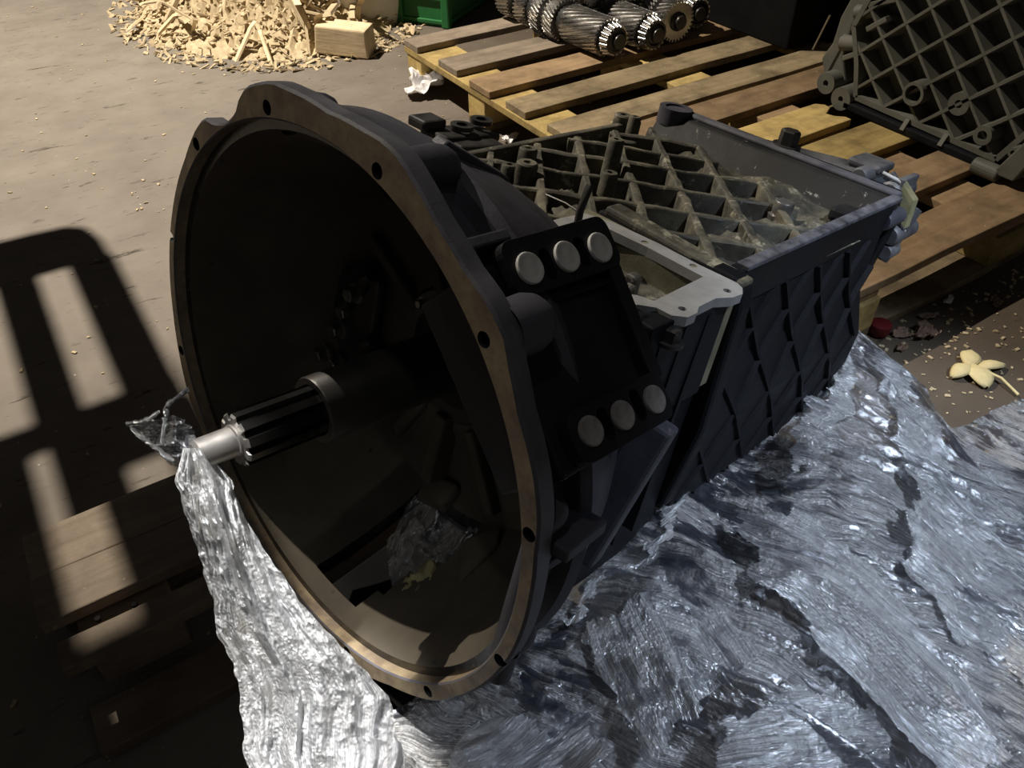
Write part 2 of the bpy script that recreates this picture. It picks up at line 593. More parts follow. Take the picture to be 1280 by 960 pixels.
# ------------------------------------------------------------------ gearbox
G_O = Vector((0.1306, 0.5497, 0.56426))
AX, RX, UX = Vector((0.95942, 0.1963, -0.20241)), Vector((0.19508, -0.98044, -0.02616)), Vector((0.20359, 0.01439, 0.97895))
gb = empty('truck_gearbox')
tag(gb, 'large black truck gearbox lying with its open bell housing facing the camera', 'gearbox')
gb.matrix_world = Matrix(((AX[0], -RX[0], UX[0], G_O[0]), (AX[1], -RX[1], UX[1], G_O[1]), (AX[2], -RX[2], UX[2], G_O[2]), (0, 0, 0, 1)))


def g(a, r, u):
    """gearbox frame: a along the shaft to the rear, r to the right, u up"""
    return Vector((a, -r, u))


def pol(a, r, deg):
    t = math.radians(deg)
    return g(a, r * math.sin(t), r * math.cos(t))


FL = [(-180, .290), (-164, .295), (-150, .285), (-135, .284), (-122, .285), (-118, .291), (-107, .286), (-95, .281), (-86, .280), (-74, .279), (-67, .279), (-52, .281), (-44, .286), (-38.5, .287), (-35.5, .276), (-32, .2715), (-29, .2715), (-26, .277), (-23.5, .287), (-21, .292), (-13, .2955), (-8, .2925), (2, .289), (10, .294), (15, .299), (18.5, .299), (21, .296), (28, .289), (36, .289), (41, .295), (46, .296), (50, .290), (56, .285), (65, .287), (72, .286), (78, .282), (86, .281), (95, .281), (103, .281), (115, .281), (125, .282), (135, .286), (150, .285), (164, .295), (180, .290)]
FT, FR = [a for a, _ in FL], [b for _, b in FL]
NT = 180
TH = np.linspace(-180, 180, NT, endpoint=False)
RF = np.interp(TH, FT, FR)

# flange ring: machined face with blind bolt holes
mb = MB()
V, F, MI = [], [], []
rings = [(0.012, 0.2665 + 0 * TH), (0.0015, 0.2665 + 0 * TH), (0.0, 0.268 + 0 * TH), (0.0, RF - 0.0022), (0.002, RF), (0.017, RF - 0.001), (0.019, RF - 0.004), (0.019, 0.2665 + 0 * TH)]
for a_, rr in rings:
    V += [pol(a_, r_, t_) for r_, t_ in zip(rr, TH)]
for i in range(len(rings)):
    j = (i + 1) % len(rings)
    for k in range(NT):
        k2 = (k + 1) % NT
        F.append((i * NT + k, i * NT + k2, j * NT + k2, j * NT + k))
        MI.append(1 if i == 2 else (2 if i in (1, 3, 4) else (1 if i == 0 else 0)))
mb.add(V, F)
mb.m = MI
flange = mb.build('bell_flange', [M['paint'], M['rust'], M['edge']], gb, 30)
cut = MB()
for k in range(12):
    t = 15 + 30 * k
    p = pol(-0.01, 0.2752, t)
    cut.cyl(p, p + Vector((0.024, 0, 0)), 0.0062, n=14)
co = cut.build('cutter', [M['bracket']], None)
co.matrix_world = gb.matrix_world
flange.data.materials.append(M['bracket'])
bo = flange.modifiers.new('holes', 'BOOLEAN')
bo.operation = 'DIFFERENCE'
bo.object = co
bo.solver = 'EXACT'
bpy.context.view_layer.update()
dg = bpy.context.evaluated_depsgraph_get()
nm = bpy.data.meshes.new_from_object(flange.evaluated_get(dg))
flange.modifiers.clear()
flange.data = nm
bpy.data.objects.remove(co)
nm.set_sharp_from_angle(angle=math.radians(30))

# bell shell, inner and outer wall with the inspection window left open underneath
OUT = [(0.017, .276), (0.022, .260), (0.030, .2535), (0.062, .2535), (0.066, .267), (0.076, .271), (0.10, .258), (0.125, .247), (0.15, .236), (0.18, .218), (0.205, .200), (0.215, .195)]
INN = [(0.012, .2665), (0.0125, .2575), (0.016, .2560), (0.03, .247), (0.06, .242), (0.10, .231), (0.125, .222), (0.15, .212), (0.18, .193), (0.186, .175)]
NB = 144
TB = [-180 + 360 * k / NB for k in range(NB)]


def inwin(i, t):
    a_ = (INN[min(i, len(INN) - 2)][0] + INN[min(i + 1, len(INN) - 1)][0]) / 2
    t = t % 360
    lo = 172 - 16 * (a_ - 0.03) / 0.15
    return 0.028 < a_ < 0.17 and lo < t < 188


mb = MB()
V = []


def lug(a_, r_, t):
    """the thick pad behind the two top holes"""
    if a_ > 0.068 or a_ < 0.018:
        return r_
    w_ = max(0.0, min(1.0, (19 - abs(t - 2)) / 4))
    return r_ + w_ * max(0.0, (0.284 - (a_ - 0.017) * 0.25) - r_)


for a_, r_ in OUT:
    V += [pol(a_, lug(a_, r_, t), t) for t in TB]
for a_, r_ in INN:
    V += [pol(a_, r_, t) for t in TB]
F, MI = [], []
no, ni = len(OUT), len(INN)
hole = set()
for i in range(ni - 1):
    for k in range(NB):
        if inwin(i, TB[k] + 180.0 / NB):
            hole.add((i, k))
for i in range(no - 1):
    for k in range(NB):
        amid = (OUT[i][0] + OUT[i + 1][0]) / 2
        j = max(q for q in range(ni - 1) if INN[q][0] <= max(amid, 0.0121))
        if (j, k) in hole and 0.03 < amid < 0.17:
            continue
        k2 = (k + 1) % NB
        F.append((i * NB + k, (i + 1) * NB + k, (i + 1) * NB + k2, i * NB + k2))
        MI.append(0)
for i in range(ni - 1):
    for k in range(NB):
        if (i, k) in hole:
            continue
        k2 = (k + 1) % NB
        b = no * NB
        F.append((b + i * NB + k, b + i * NB + k2, b + (i + 1) * NB + k2, b + (i + 1) * NB + k))
        MI.append(2 if i == 0 else 1)
for (i, k) in hole:                                   # walls of the window
    for (di, dk) in ((1, 0), (-1, 0), (0, 1), (0, -1)):
        if (i + di, (k + dk) % NB) in hole:
            continue
        if di:
            ii = i + (1 if di > 0 else 0)
            p = [(ii, k), (ii, (k + 1) % NB)]
        else:
            kk = (k + (1 if dk > 0 else 0)) % NB
            p = [(i, kk), (i + 1, kk)]
        q = []
        for (ii, kk) in p:
            a_, r_ = INN[ii]
            q.append((pol(a_, r_, TB[kk]), pol(a_ + 0.004, r_ + 0.026, TB[kk])))
        b = len(V)
        V += [q[0][0], q[1][0], q[1][1], q[0][1]]
        F.append((b, b + 1, b + 2, b + 3))
        MI.append(2)
mb.add(V, F)
mb.m = MI
bell = mb.build('bell_housing', [M['paint'], M['grime'], M['oily']], gb, 32, fix=False)

# back wall inside the bell, with ribs and the retainer seat
SA = (-0.006, 0.006)                                   # shaft axis offset (r, u)


def sx(a, r=0, u=0):
    return g(a, SA[0] + r, SA[1] + u)


mb = MB()
mb.lathe([(0.186, 0.176), (0.186, 0.10), (0.178, 0.085), (0.178, 0.0)], g(0, 0, 0), Vector((1, 0, 0)), 72, False)
mb.build('inner_wall', M['grime'], gb, 30)
for t in (-150, -115, -62, -25, 20, 62, 118, 150):
    m = MB()
    m.bar(pol(0.182, 0.075, t), pol(0.182, 0.176, t), 0.014, 0.022, (1, 0, 0))
    m.build('inner_rib', M['grime'], gb, None, 0.003)
# ledge left of the window and torn casting lumps near it
for pts, h in (([(0.150, 0.075, -0.185), (0.172, 0.105, -0.150), (0.16, 0.12, -0.165), (0.11, 0.115, -0.195)], 0.03), ([(0.175, -0.02, -0.165), (0.178, 0.03, -0.15), (0.165, 0.02, -0.185), (0.16, -0.02, -0.195)], 0.02)):
    m = MB()
    m.prism([g(*p) for p in pts], g(0.01, 0, -h))
    m.build('inner_lug', M['grime'], gb, None, 0.004)

# bolts on the back wall
hexm = MB()
hexm.lathe([(0, 0.0135), (0.004, 0.0135)], (0, 0, 0), (-1, 0, 0), 20)
hexm.lathe([(0.004, 0.0095), (0.016, 0.0095), (0.0175, 0.0082)], (0, 0, 0), (-1, 0, 0), 6)
hexme = hexm.mesh('bolt', M['bolt'], 35)
for (px_, a_, r_, u_) in ((0, 0.166, -0.188, -0.052), (1, 0.150, -0.196, -0.086), (2, 0.160, -0.180, -0.094), (3, 0.166, -0.160, 0.012), (4, 0.168, -0.176, -0.02)):
    o = link('bolt', hexme, gb)
    o.location = g(a_, r_, u_)
    o.scale = (0.95,) * 3
    o.rotation_euler = (rnd.random(), 0, 0)
m = MB()
m.prism([g(0.175, -0.155, 0.05), g(0.175, -0.12, 0.045), g(0.175, -0.13, -0.06), g(0.175, -0.16, -0.10), g(0.175, -0.20, -0.09), g(0.175, -0.205, -0.02), g(0.175, -0.19, 0.03)], g(-0.012, 0, 0))
m.build('oil_pump_cover', M['sleeve'], gb, None, 0.004)
for p in ((-0.185, -0.03), (-0.15, 0.02), (-0.14, -0.06)):
    m = MB()
    m.tube([g(0.163, p[0], p[1]), g(0.158, p[0] + 0.008, p[1] + 0.02), g(0.16, p[0] + 0.02, p[1] + 0.03)], 0.008)
    m.build('oil_line', M['sleeve'], gb, 50)

# input shaft, sleeve and hub
m = MB()
m.lathe([(0.0, 0.0), (0.002, 0.005), (0.0, 0.0055), (0.0, 0.0105), (0.0025, 0.0135), (0.034, 0.0138), (0.035, 0.0150), (0.041, 0.0150)], sx(-0.112), (1, 0, 0), 32, False)
m.build('pilot_tip', M['tip'], gb, 30)
m = MB()
n = 10
prof = []
for k in range(n):
    for f_, r_ in ((0.04, 0.0198), (0.42, 0.0198), (0.48, 0.0248), (0.98, 0.0248)):
        t = 2 * math.pi * (k + f_) / n
        prof.append((r_ * math.cos(t), r_ * math.sin(t)))
L = len(prof)
Vv = []
for a_, s_ in ((-0.075, 0.93), (-0.073, 1.0), (0.03, 1.0)):
    Vv += [sx(a_, p[0] * s_, p[1] * s_) for p in prof]
Ff = [tuple(range(L))] + [(i * L + k, i * L + (k + 1) % L, (i + 1) * L + (k + 1) % L, (i + 1) * L + k) for i in range(2) for k in range(L)]
m.add(Vv, Ff, 0)
m.m = [1] + [1] * L + [0] * L
m.build('splined_shaft', [M['oily'], M['bolt']], gb, None)
m = MB()
m.lathe([(0.03, 0.0255), (0.004, 0.0255), (0.004, 0.0315), (0.006, 0.0325), (0.16, 0.0345), (0.168, 0.045), (0.172, 0.058), (0.182, 0.060)], sx(0), (1, 0, 0), 40, False)
m.build('shaft_sleeve', M['sleeve'], gb, 30)
m = MB()
m.lathe([(0.172, 0.04), (0.172, 0.074), (0.176, 0.078), (0.186, 0.078)], sx(0), (1, 0, 0), 40, False)
m.build('retainer_ring', M['sleeve'], gb, 30)
for t in (20, 65, 200, 250, 310):
    o = link('bolt', hexme, gb)
    o.location = sx(0.174, 0.066 * math.sin(math.radians(t)), 0.066 * math.cos(math.radians(t)))
    o.scale = (0.5,) * 3
for r_, u_ in ((0.0, -0.05),):
    m = MB()
    m.bar(g(0.178, 0.0, -0.065), g(0.17, -0.004, -0.16), 0.018, 0.03, (1, 0, 0))
    m.build('inner_rib', M['grime'], gb, None, 0.003)

# outer bosses, ridges and gussets of the bell
for t, rad, ln in ((45, 0.022, 0.054), (15, 0.019, 0.07), (-15, 0.016, 0.06), (75, 0.014, 0.04), (105, 0.014, 0.04), (-45, 0.014, 0.05), (135, 0.014, 0.04)):
    m = MB()
    rr = 0.277 if t == 45 else 0.268
    m.lathe([(0.015, rad * 0.97), (ln - 0.014, rad), (ln - 0.006, rad * 0.9), (ln, rad * 0.7), (ln + 0.004, rad * 0.4), (ln + 0.006, 0.0)], pol(0, rr, t), (1, 0, 0), 28, False)
    m.build('bolt_boss', M['paint'], gb, 50)
for t, a0, a1, r0, w_ in ((31, 0.018, 0.068, 0.266, 0.010), (84, 0.018, 0.072, 0.266, 0.010)):
    m = MB()
    rad = pol(0, 1, t)
    m.bar(pol(a0, r0, t), pol(a1, r0, t), w_, 0.018, rad)
    m.build('bell_rib', M['paint'], gb, None, 0.002)
for t in (9,):                       # triangular gussets on the shoulder
    m = MB()
    rad, tan = pol(0, 1, t), pol(0, 1, t + 90)
    m.prism([pol(0.07, 0.262, t) - tan * 0.007, pol(0.085, 0.274, t) - tan * 0.007, pol(0.17, 0.228, t) - tan * 0.007, pol(0.17, 0.215, t) - tan * 0.007], tan * 0.014)
    m.build('gusset', M['paint'], gb, None, 0.002)

# mounting bracket: two slotted strips with plugs on a tangent pad
BP, BE, BN = g(0.10, 0.215, 0.178), g(0, 0.727, -0.687), g(0, 0.687, 0.727)
BA = Vector((1, 0, 0))


def bk(a, e, n_=0.0):
    return BP + BA * a + BE * e + BN * n_


def rounded(a0, a1, e0, e1, r, n=5):
    pts = []
    for cx, cy, s in ((a1 - r, e1 - r, 0), (a0 + r, e1 - r, 90), (a0 + r, e0 + r, 180), (a1 - r, e0 + r, 270)):
        for k in range(n + 1):
            t = math.radians(s + 90 * k / n)
            pts.append((cx + r * math.cos(t), cy + r * math.sin(t)))
    return pts


br = empty('mounting_bracket')
br.parent = gb


def strip(name, a0, a1, e0, e1, slots, n0, n1, dx=0.0):
    """a plate with through slots: outline and slots bridged by boolean-free strips"""
    bm = bmesh.new()
    outer = [bm.verts.new(bk(p[0], p[1], n1)) for p in rounded(a0, a1, e0, e1, 0.011)]
    edges = [bm.edges.new((outer[i], outer[(i + 1) % len(outer)])) for i in range(len(outer))]
    for (sa, se) in slots:
        hv = [bm.verts.new(bk(p[0], p[1], n1)) for p in rounded(sa - 0.0055, sa + 0.0055, se - 0.0125, se + 0.0125, 0.005, 3)]
        edges += [bm.edges.new((hv[i], hv[(i + 1) % len(hv)])) for i in range(len(hv))]
    bmesh.ops.triangle_fill(bm, edges=edges, use_beauty=True, use_dissolve=False)
    ex = bmesh.ops.extrude_face_region(bm, geom=bm.faces[:])
    vs2 = [v for v in ex['geom'] if isinstance(v, bmesh.types.BMVert)]
    bmesh.ops.translate(bm, verts=vs2, vec=BN * (n0 - n1))
    bmesh.ops.recalc_face_normals(bm, faces=bm.faces[:])
    me = bpy.data.meshes.new(name)
    bm.to_mesh(me)
    bm.free()
    me.materials.append(M['bracket'])
    return link(name, me, br, 0.0012)


strip('bracket_plate', -0.056, 0.062, -0.086, -0.043, [(-0.017, -0.061), (0.022, -0.062)], -0.012, 0.0)
strip('bracket_plate', -0.064, 0.047, 0.043, 0.082, [(-0.028, 0.062), (0.011, 0.061)], -0.012, 0.0)
m = MB()                                    # pad body behind the strips
m.prism([bk(-0.075, -0.075, -0.012), bk(0.056, -0.08, -0.012), bk(0.046, 0.08, -0.014), bk(-0.075, 0.085, -0.014)], BN * -0.075)
m.build('bracket_pad', M['bracket'], br, None, 0.003)
m = MB()
m.bar(bk(0.054, -0.07, -0.008), bk(0.046, 0.05, -0.008), 0.014, 0.014, BN)
m.bar(bk(-0.055, -0.04, -0.012), bk(0.05, -0.036, -0.012), 0.008, 0.008, BN)
m.build('bracket_web', M['bracket'], br, None, 0.002)


def plug_mesh(mat, dirt=False):
    m_ = MB()
    m_.lathe([(-0.004, 0.0116), (0.0008, 0.0124), (0.0022, 0.0118), (0.0026, 0.0100), (0.0020, 0.0090), (0.0018, 0.0060), (0.0022, 0.0045), (0.0025, 0.0)], (0, 0, 0), BN, 28, False)
    return m_.mesh('plug', mat, 50)


pm, pmd = plug_mesh(M['cap']), plug_mesh(M['dirtycap'])
for i, (a_, e_) in enumerate(((-0.037, -0.062), (0.003, -0.062), (0.0415, -0.061), (-0.046, 0.061), (-0.010, 0.062), (0.029, 0.063))):
    o = link('plug', pmd if i > 2 else pm, br)
    o.location = bk(a_, e_, 0.0005)
    o.scale = (1.0 if i < 3 else 0.93,) * 3

# diagonal brace and ledge under the bracket
m = MB()
m.bar(g(0.200, 0.236, 0.068), g(0.155, 0.222, -0.085), 0.030, 0.036, g(0.3, 1, 0.2))
m.build('brace_rib', M['paint'], gb, None, 0.004)
m = MB()
m.bar(g(0.02, 0.268, 0.05), g(0.075, 0.262, 0.045), 0.012, 0.04, g(0, 1, 0.1))
m.build('bell_rib', M['paint'], gb, None, 0.002)
m = MB()
m.cyl(g(0.02, 0.262, 0.045), g(0.018, 0.255, -0.115), 0.012, n=14)
m.build('bell_rib', M['paint'], gb, 50)

# front case around the shifter opening (walls, no top)
OA0, OA1, OR0, OR1 = 0.222, 0.330, 0.02, 0.182
UT = 0.148
for c, s in (((0.275, -0.085, -0.045), (0.17, 0.21, 0.30)),       # left block
             ((0.275, 0.10, -0.09), (0.17, 0.18, 0.24))):         # floor block under the opening
    m = MB()
    m.box(g(*c), s)
    m.build('front_case', M['case_paint'], gb, None, 0.004)
for c, s, mm in (((0.341, 0.10, 0.088), (0.022, 0.20, 0.118), 'olive'), ((0.206, 0.10, 0.085), (0.032, 0.18, 0.118), 'case_paint'), ((0.268, 0.192, 0.085), (0.13, 0.022, 0.118), 'case_paint'), ((0.27, 0.012, 0.085), (0.13, 0.016, 0.118), 'case_paint')):
    m = MB()
    m.box(g(*c), s)
    m.build('front_case_wall', M[mm], gb, None, 0.002)
m = MB()                                    # pale machined gasket face: a frame with lobes around the bolt holes


def gasket():
    bm = bmesh.new()
    # outline in (a, r); right strip is wide, the other sides narrow
    outl = [(0.345, 0.205), (0.350, 0.196), (0.348, 0.15), (0.350, 0.10), (0.346, 0.04), (0.335, 0.01), (0.30, 0.006), (0.25, 0.008), (0.20, 0.012), (0.196, 0.06), (0.198, 0.12), (0.200, 0.148), (0.207, 0.165), (0.220, 0.172), (0.231, 0.184), (0.232, 0.200), (0.243, 0.210), (0.258, 0.210), (0.270, 0.204), (0.300, 0.203), (0.318, 0.211), (0.334, 0.212)]
    inn = [(0.328, 0.170), (0.330, 0.10), (0.326, 0.03), (0.25, 0.022), (0.212, 0.03), (0.210, 0.10), (0.216, 0.142), (0.234, 0.160), (0.240, 0.175)]
    edges = []
    for loop in (outl, inn):
        vs_ = [bm.verts.new(g(a_, r_, UT)) for a_, r_ in loop]
        edges += [bm.edges.new((vs_[i], vs_[(i + 1) % len(vs_)])) for i in range(len(vs_))]
    for (a_, r_) in ((0.252, 0.198), (0.325, 0.200), (0.340, 0.150), (0.338, 0.09), (0.206, 0.155)):
        vs_ = [bm.verts.new(g(a_ + 0.0042 * math.cos(t), r_ + 0.0042 * math.sin(t), UT)) for t in (2 * math.pi * k / 10 for k in range(10))]
        edges += [bm.edges.new((vs_[i], vs_[(i + 1) % 10])) for i in range(10)]
    bmesh.ops.triangle_fill(bm, edges=edges, use_beauty=True)
    ex = bmesh.ops.extrude_face_region(bm, geom=bm.faces[:])
    bmesh.ops.translate(bm, verts=[v for v in ex['geom'] if isinstance(v, bmesh.types.BMVert)], vec=(0, 0, -0.010))
    bmesh.ops.recalc_face_normals(bm, faces=bm.faces[:])
    me = bpy.data.meshes.new('gasket_face')
    bm.to_mesh(me)
    bm.free()
    me.materials.append(M['alu'])
    return me


link('gasket_face', gasket(), gb)
# selector fingers and rails down in the opening
m = MB()
m.bar(g(0.232, 0.06, 0.075), g(0.32, 0.06, 0.075), 0.018, 0.018)
m.bar(g(0.232, 0.10, 0.080), g(0.32, 0.10, 0.080), 0.018, 0.018)
m.bar(g(0.232, 0.138, 0.085), g(0.32, 0.138, 0.085), 0.016, 0.016)
m.build('shift_rail', M['bolt'], gb, None, 0.003)
for c, s in (((0.262, 0.104, 0.115), (0.016, 0.022, 0.045)), ((0.276, 0.126, 0.118), (0.014, 0.012, 0.05)), ((0.262, 0.132, 0.118), (0.012, 0.012, 0.04)), ((0.25, 0.142, 0.112), (0.016, 0.02, 0.03)), ((0.29, 0.06, 0.10), (0.03, 0.02, 0.04))):
    m = MB()
    m.box(g(*c), s)
    m.build('selector_finger', M['bolt'] if c[1] > 0.11 else M['gear_dark'], gb, None, 0.003)
m = MB()
m.lathe([(0, 0.026), (0.02, 0.026)], g(0.285, 0.045, 0.09), (0, 0.2, 1), 24)
m.build('detent_cup', M['bolt'], gb, 40)
hexdark = hexme.copy()
hexdark.materials[0] = M['plate']
o = link('bolt', hexdark, gb)
o.location = g(0.232, 0.206, 0.122)
o.rotation_euler = (0, math.radians(90), 0)
o.scale = (0.95,) * 3

# joining flange between front and rear case
m = MB()
ol = [(0.118, -0.185), (0.118, 0.0), (0.150, 0.012), (0.150, 0.192), (0.140, 0.203), (0.120, 0.207), (-0.03, 0.214), (-0.15, 0.200), (-0.20, 0.15), (-0.21, 0.0), (-0.20, -0.15), (-0.15, -0.20), (0.12, -0.205)]
m.prism([g(0.352, r_, u_) for u_, r_ in ol], (0.026, 0, 0))
m.build('case_flange', M['case_paint'], gb, None, 0.005)
m = MB()
m.bar(g(0.366, 0.20, 0.142), g(0.366, 0.02, 0.152), 0.026, 0.012)
m.build('flange_cap', M['dirt'], gb, None, 0.004)
# rear case: tapered body with a sunk ribbed top
RA0, RA1 = 0.376, 0.800
US, UL = 0.146, 0.108
m = MB()
sec = [(0.176, UL), (0.180, 0.02), (0.198, -0.06), (0.198, -0.17), (0.14, -0.21), (-0.14, -0.21), (-0.205, -0.17), (-0.215, -0.02), (-0.205, UL)]
P0 = [g(RA0, r_, u_) for r_, u_ in sec]
P1 = [g(RA1 + (0.03 if u_ < 0 else 0.0), r_ * 0.99, u_) for r_, u_ in sec]
k = len(sec)
m.add(P0 + P1, [tuple(range(k)), tuple(range(2 * k - 1, k - 1, -1))] + [(i, (i + 1) % k, k + (i + 1) % k, k + i) for i in range(k)])
m.build('rear_case', M['case_paint'], gb, None, 0.004)
m = MB()                                    # floor of the recess, greasy
m.box(g((0.36 + 0.79) / 2 - 0.03, -0.015, UL + 0.001), (0.49, 0.38, 0.006))
m.build('case_top', M['dirt'], gb)
m = MB()
m.box(g(0.28, -0.10, 0.104), (0.17, 0.19, 0.012))
m.build('front_case_top', M['dirt'], gb, None, 0.004)
m = MB()                                    # right rim, worn on top
m.prism([g(0.378, 0.163, UL - 0.01), g(0.378, 0.167, US + 0.001), g(0.378, 0.184, US), g(0.378, 0.182, UL - 0.01)], g(0.42, -0.006, 0))
m.build('case_rim', M['case_paint'], gb, None, 0.003)
m = MB()                                    # worn strip on the right rim
m.bar(g(0.39, 0.1775, 0.1475), g(0.815, 0.170, 0.1475), 0.015, 0.006)
m.build('rim_strip', M['scuffed'], gb, None, 0.0015)
m = MB()                                    # left rim
m.bar(g(0.36, -0.208, 0.120), g(0.74, -0.222, 0.120), 0.012, 0.034)
m.build('case_rim', M['dirt'], gb, None, 0.003)
m = MB()                                    # rear rim: wall that leans back, with a flat top lip
m.prism([g(0.765, 0.176, UL), g(0.800, 0.170, 0.146), g(0.835, 0.170, 0.148), g(0.835, 0.172, 0.10), g(0.80, 0.176, UL)], g(0.0, -0.395, 0.0))
m.build('rear_rim', M['flaky'], gb, None, 0.004)
m = MB()
m.bar(g(0.822, 0.17, 0.149), g(0.822, -0.225, 0.149), 0.020, 0.008)
m.build('rear_lip', M['edge'], gb, None, 0.003)
o = link('bolt', hexdark, gb)
o.location = g(0.842, -0.02, 0.148)
o.rotation_euler = (0, math.radians(90), 0)
o.scale = (1.6,) * 3
m = MB()
m.cyl(g(0.81, -0.205, 0.13), g(0.81, -0.205, 0.153), 0.027, n=24)
m.ring(g(0.81, -0.205, 0.153), (0, 0, 1), 0.027, 0.018, 0.003)
m.build('lifting_boss', M['paint'], gb, 40)

# lattice on top: individual cast ribs at 45 degrees, clipped to the sunk field
AA0, AA1, RR0, RR1 = 0.235, 0.775, -0.20, 0.165


def clip45(s, sign):
    """a + sign*r = s inside the field"""
    pts = []
    for r_ in np.linspace(RR0, RR1, 200):
        a_ = s - sign * r_
        far = 0.655 if r_ > 0.03 else (0.70 if r_ > -0.06 else 0.735)
        lo = AA0 if r_ < 0.0 else 0.378
        if lo <= a_ <= far:
            pts.append((a_, r_))
    return (pts[0], pts[-1]) if len(pts) > 8 else None


UR = 0.137


def top_rib(p, q):
    """a cast bar with a wavy worn crest and a broader foot"""
    m_ = MB()
    p, q = Vector(g(p[0], p[1], 0)), Vector(g(q[0], q[1], 0))
    d = q - p
    L_ = d.length
    d.normalize()
    s_ = Vector((-d[1], d[0], 0))
    n_ = max(3, int(L_ / 0.02))
    Vq = []
    for i in range(n_ + 1):
        c = p + d * (L_ * i / n_)
        top = UR + rnd.uniform(-0.0015, 0.0015)
        w1, w0 = 0.0055 + rnd.uniform(-0.001, 0.001), 0.0085
        Vq += [c - s_ * w0 + Vector((0, 0, UL)), c - s_ * w1 + Vector((0, 0, top - 0.002)), c - s_ * w1 * 0.6 + Vector((0, 0, top)), c + s_ * w1 * 0.6 + Vector((0, 0, top)), c + s_ * w1 + Vector((0, 0, top - 0.002)), c + s_ * w0 + Vector((0, 0, UL))]
    Fq = []
    for i in range(n_):
        for j in range(5):
            a_ = i * 6 + j
            Fq.append((a_, a_ + 1, a_ + 7, a_ + 6))
    Fq += [(5, 4, 3, 2, 1, 0), tuple(n_ * 6 + j for j in range(6))]
    m_.add(Vq, Fq)
    m_.build('top_rib', M['dirt'], gb, 40)


for s in (0.195, 0.283, 0.366, 0.452, 0.541, 0.632, 0.72):
    r = clip45(s, 1)
    if r:
        top_rib(*r)
for s in (0.34, 0.441, 0.548, 0.655, 0.745, 0.84):
    r = clip45(s, -1)
    if r:
        top_rib(*r)
# fillets of dirt in some cells, studs, pins, plug
for a_, r_, rad, u1 in ((0.525, -0.105, 0.0105, 0.170), (0.452, -0.052, 0.0105, 0.155), (0.425, -0.165, 0.012, 0.150), (0.385, -0.128, 0.0135, 0.150), (0.378, -0.150, 0.010, 0.140), (0.680, -0.190, 0.009, 0.158), (0.70, -0.225, 0.014, 0.148), (0.66, -0.185, 0.02, 0.130)):
    m = MB()
    m.lathe([(0, rad * 1.1), (u1 - UL - 0.002, rad), (u1 - UL, rad * 0.85), (u1 - UL, rad * 0.4), (u1 - UL - 0.004, rad * 0.35), (u1 - UL - 0.004, 0)], g(a_, r_, UL), (0, 0, 1), 22, False)
    m.build('cast_pin', M['dirt'], gb, 40)
m = MB()
m.lathe([(0, 0.019), (0.020, 0.018), (0.020, 0.0165)], g(0.628, 0.098, UL), (0, 0, 1), 6, False)
m.lathe([(0.020, 0.0165), (0.021, 0.0125), (0.036, 0.0128), (0.038, 0.0115), (0.038, 0.0)], g(0.628, 0.098, UL), (0, 0, 1), 26, False)
m.build('breather_plug', M['bolt'], gb, 40)
for a_, r_, s_, hgt in ((0.45, 0.10, 0.05, 0.012), (0.52, 0.11, 0.06, 0.014), (0.60, 0.12, 0.055, 0.016), (0.66, 0.13, 0.05, 0.014), (0.40, 0.04, 0.05, 0.010), (0.36, -0.02, 0.05, 0.022), (0.42, -0.085, 0.022, 0.012), (0.47, -0.02, 0.03, 0.012), (0.72, 0.03, 0.07, 0.018), (0.70, -0.08, 0.06, 0.02)):
    m = MB()
    nn = 14
    Vq, Fq = [], []
    for i in range(nn):
        for j in range(nn):
            x_, y_ = (i / (nn - 1) - .5) * 2, (j / (nn - 1) - .5) * 2
            d_ = max(0.0, 1 - x_ * x_ - y_ * y_)
            Vq.append(g(a_ + x_ * s_, r_ + y_ * s_, UL + 0.002 + d_ * hgt * (0.6 + 0.8 * rnd.random())))
    for i in range(nn - 1):
        for j in range(nn - 1):
            Fq.append((i * nn + j, (i + 1) * nn + j, (i + 1) * nn + j + 1, i * nn + j + 1))
    m.add(Vq, Fq)
    m.build('grease_patch', M['dirt'], gb, 80)
m = MB()                                    # bent pin stub standing by the bell, and the loose wire
m.tube([g(0.298, 0.030, 0.14), g(0.300, 0.028, 0.165), g(0.31, 0.026, 0.19)], 0.0042, 10)
m.build('breather_pipe', M['plate'], gb, 50)
m = MB()
m.tube([g(0.336, -0.05, 0.146), g(0.335, -0.02, 0.148), g(0.335, 0.0, 0.146)], 0.0012, 6)
m.build('wire', M['plate'], gb, 50)
m = MB()                                    # flat cast plate corners at rear right
m.bar(g(0.70, 0.155, 0.132), g(0.76, 0.145, 0.122), 0.05, 0.02)
m.build('corner_web', M['flaky'], gb, None, 0.006)

# side lattice of the rear case
SR = 0.180


def side_rib(p, q):
    m_ = MB()

    def yy(u_):
        return np.interp(u_, [-0.17, -0.06, 0.02, 0.11], [0.198, 0.198, 0.181, 0.177]) + 0.004
    n_ = 6
    pts = [(p[0] + (q[0] - p[0]) * i / n_, p[1] + (q[1] - p[1]) * i / n_) for i in range(n_ + 1)]
    for (a0, u0), (a1, u1) in zip(pts[:-1], pts[1:]):
        m_.bar(g(a0, yy(u0) - 0.006, u0), g(a1, yy(u1) - 0.006, u1), 0.009, 0.012, g(0, 1, 0), 0.5)
    m_.build('side_rib', M['case_paint'], gb)


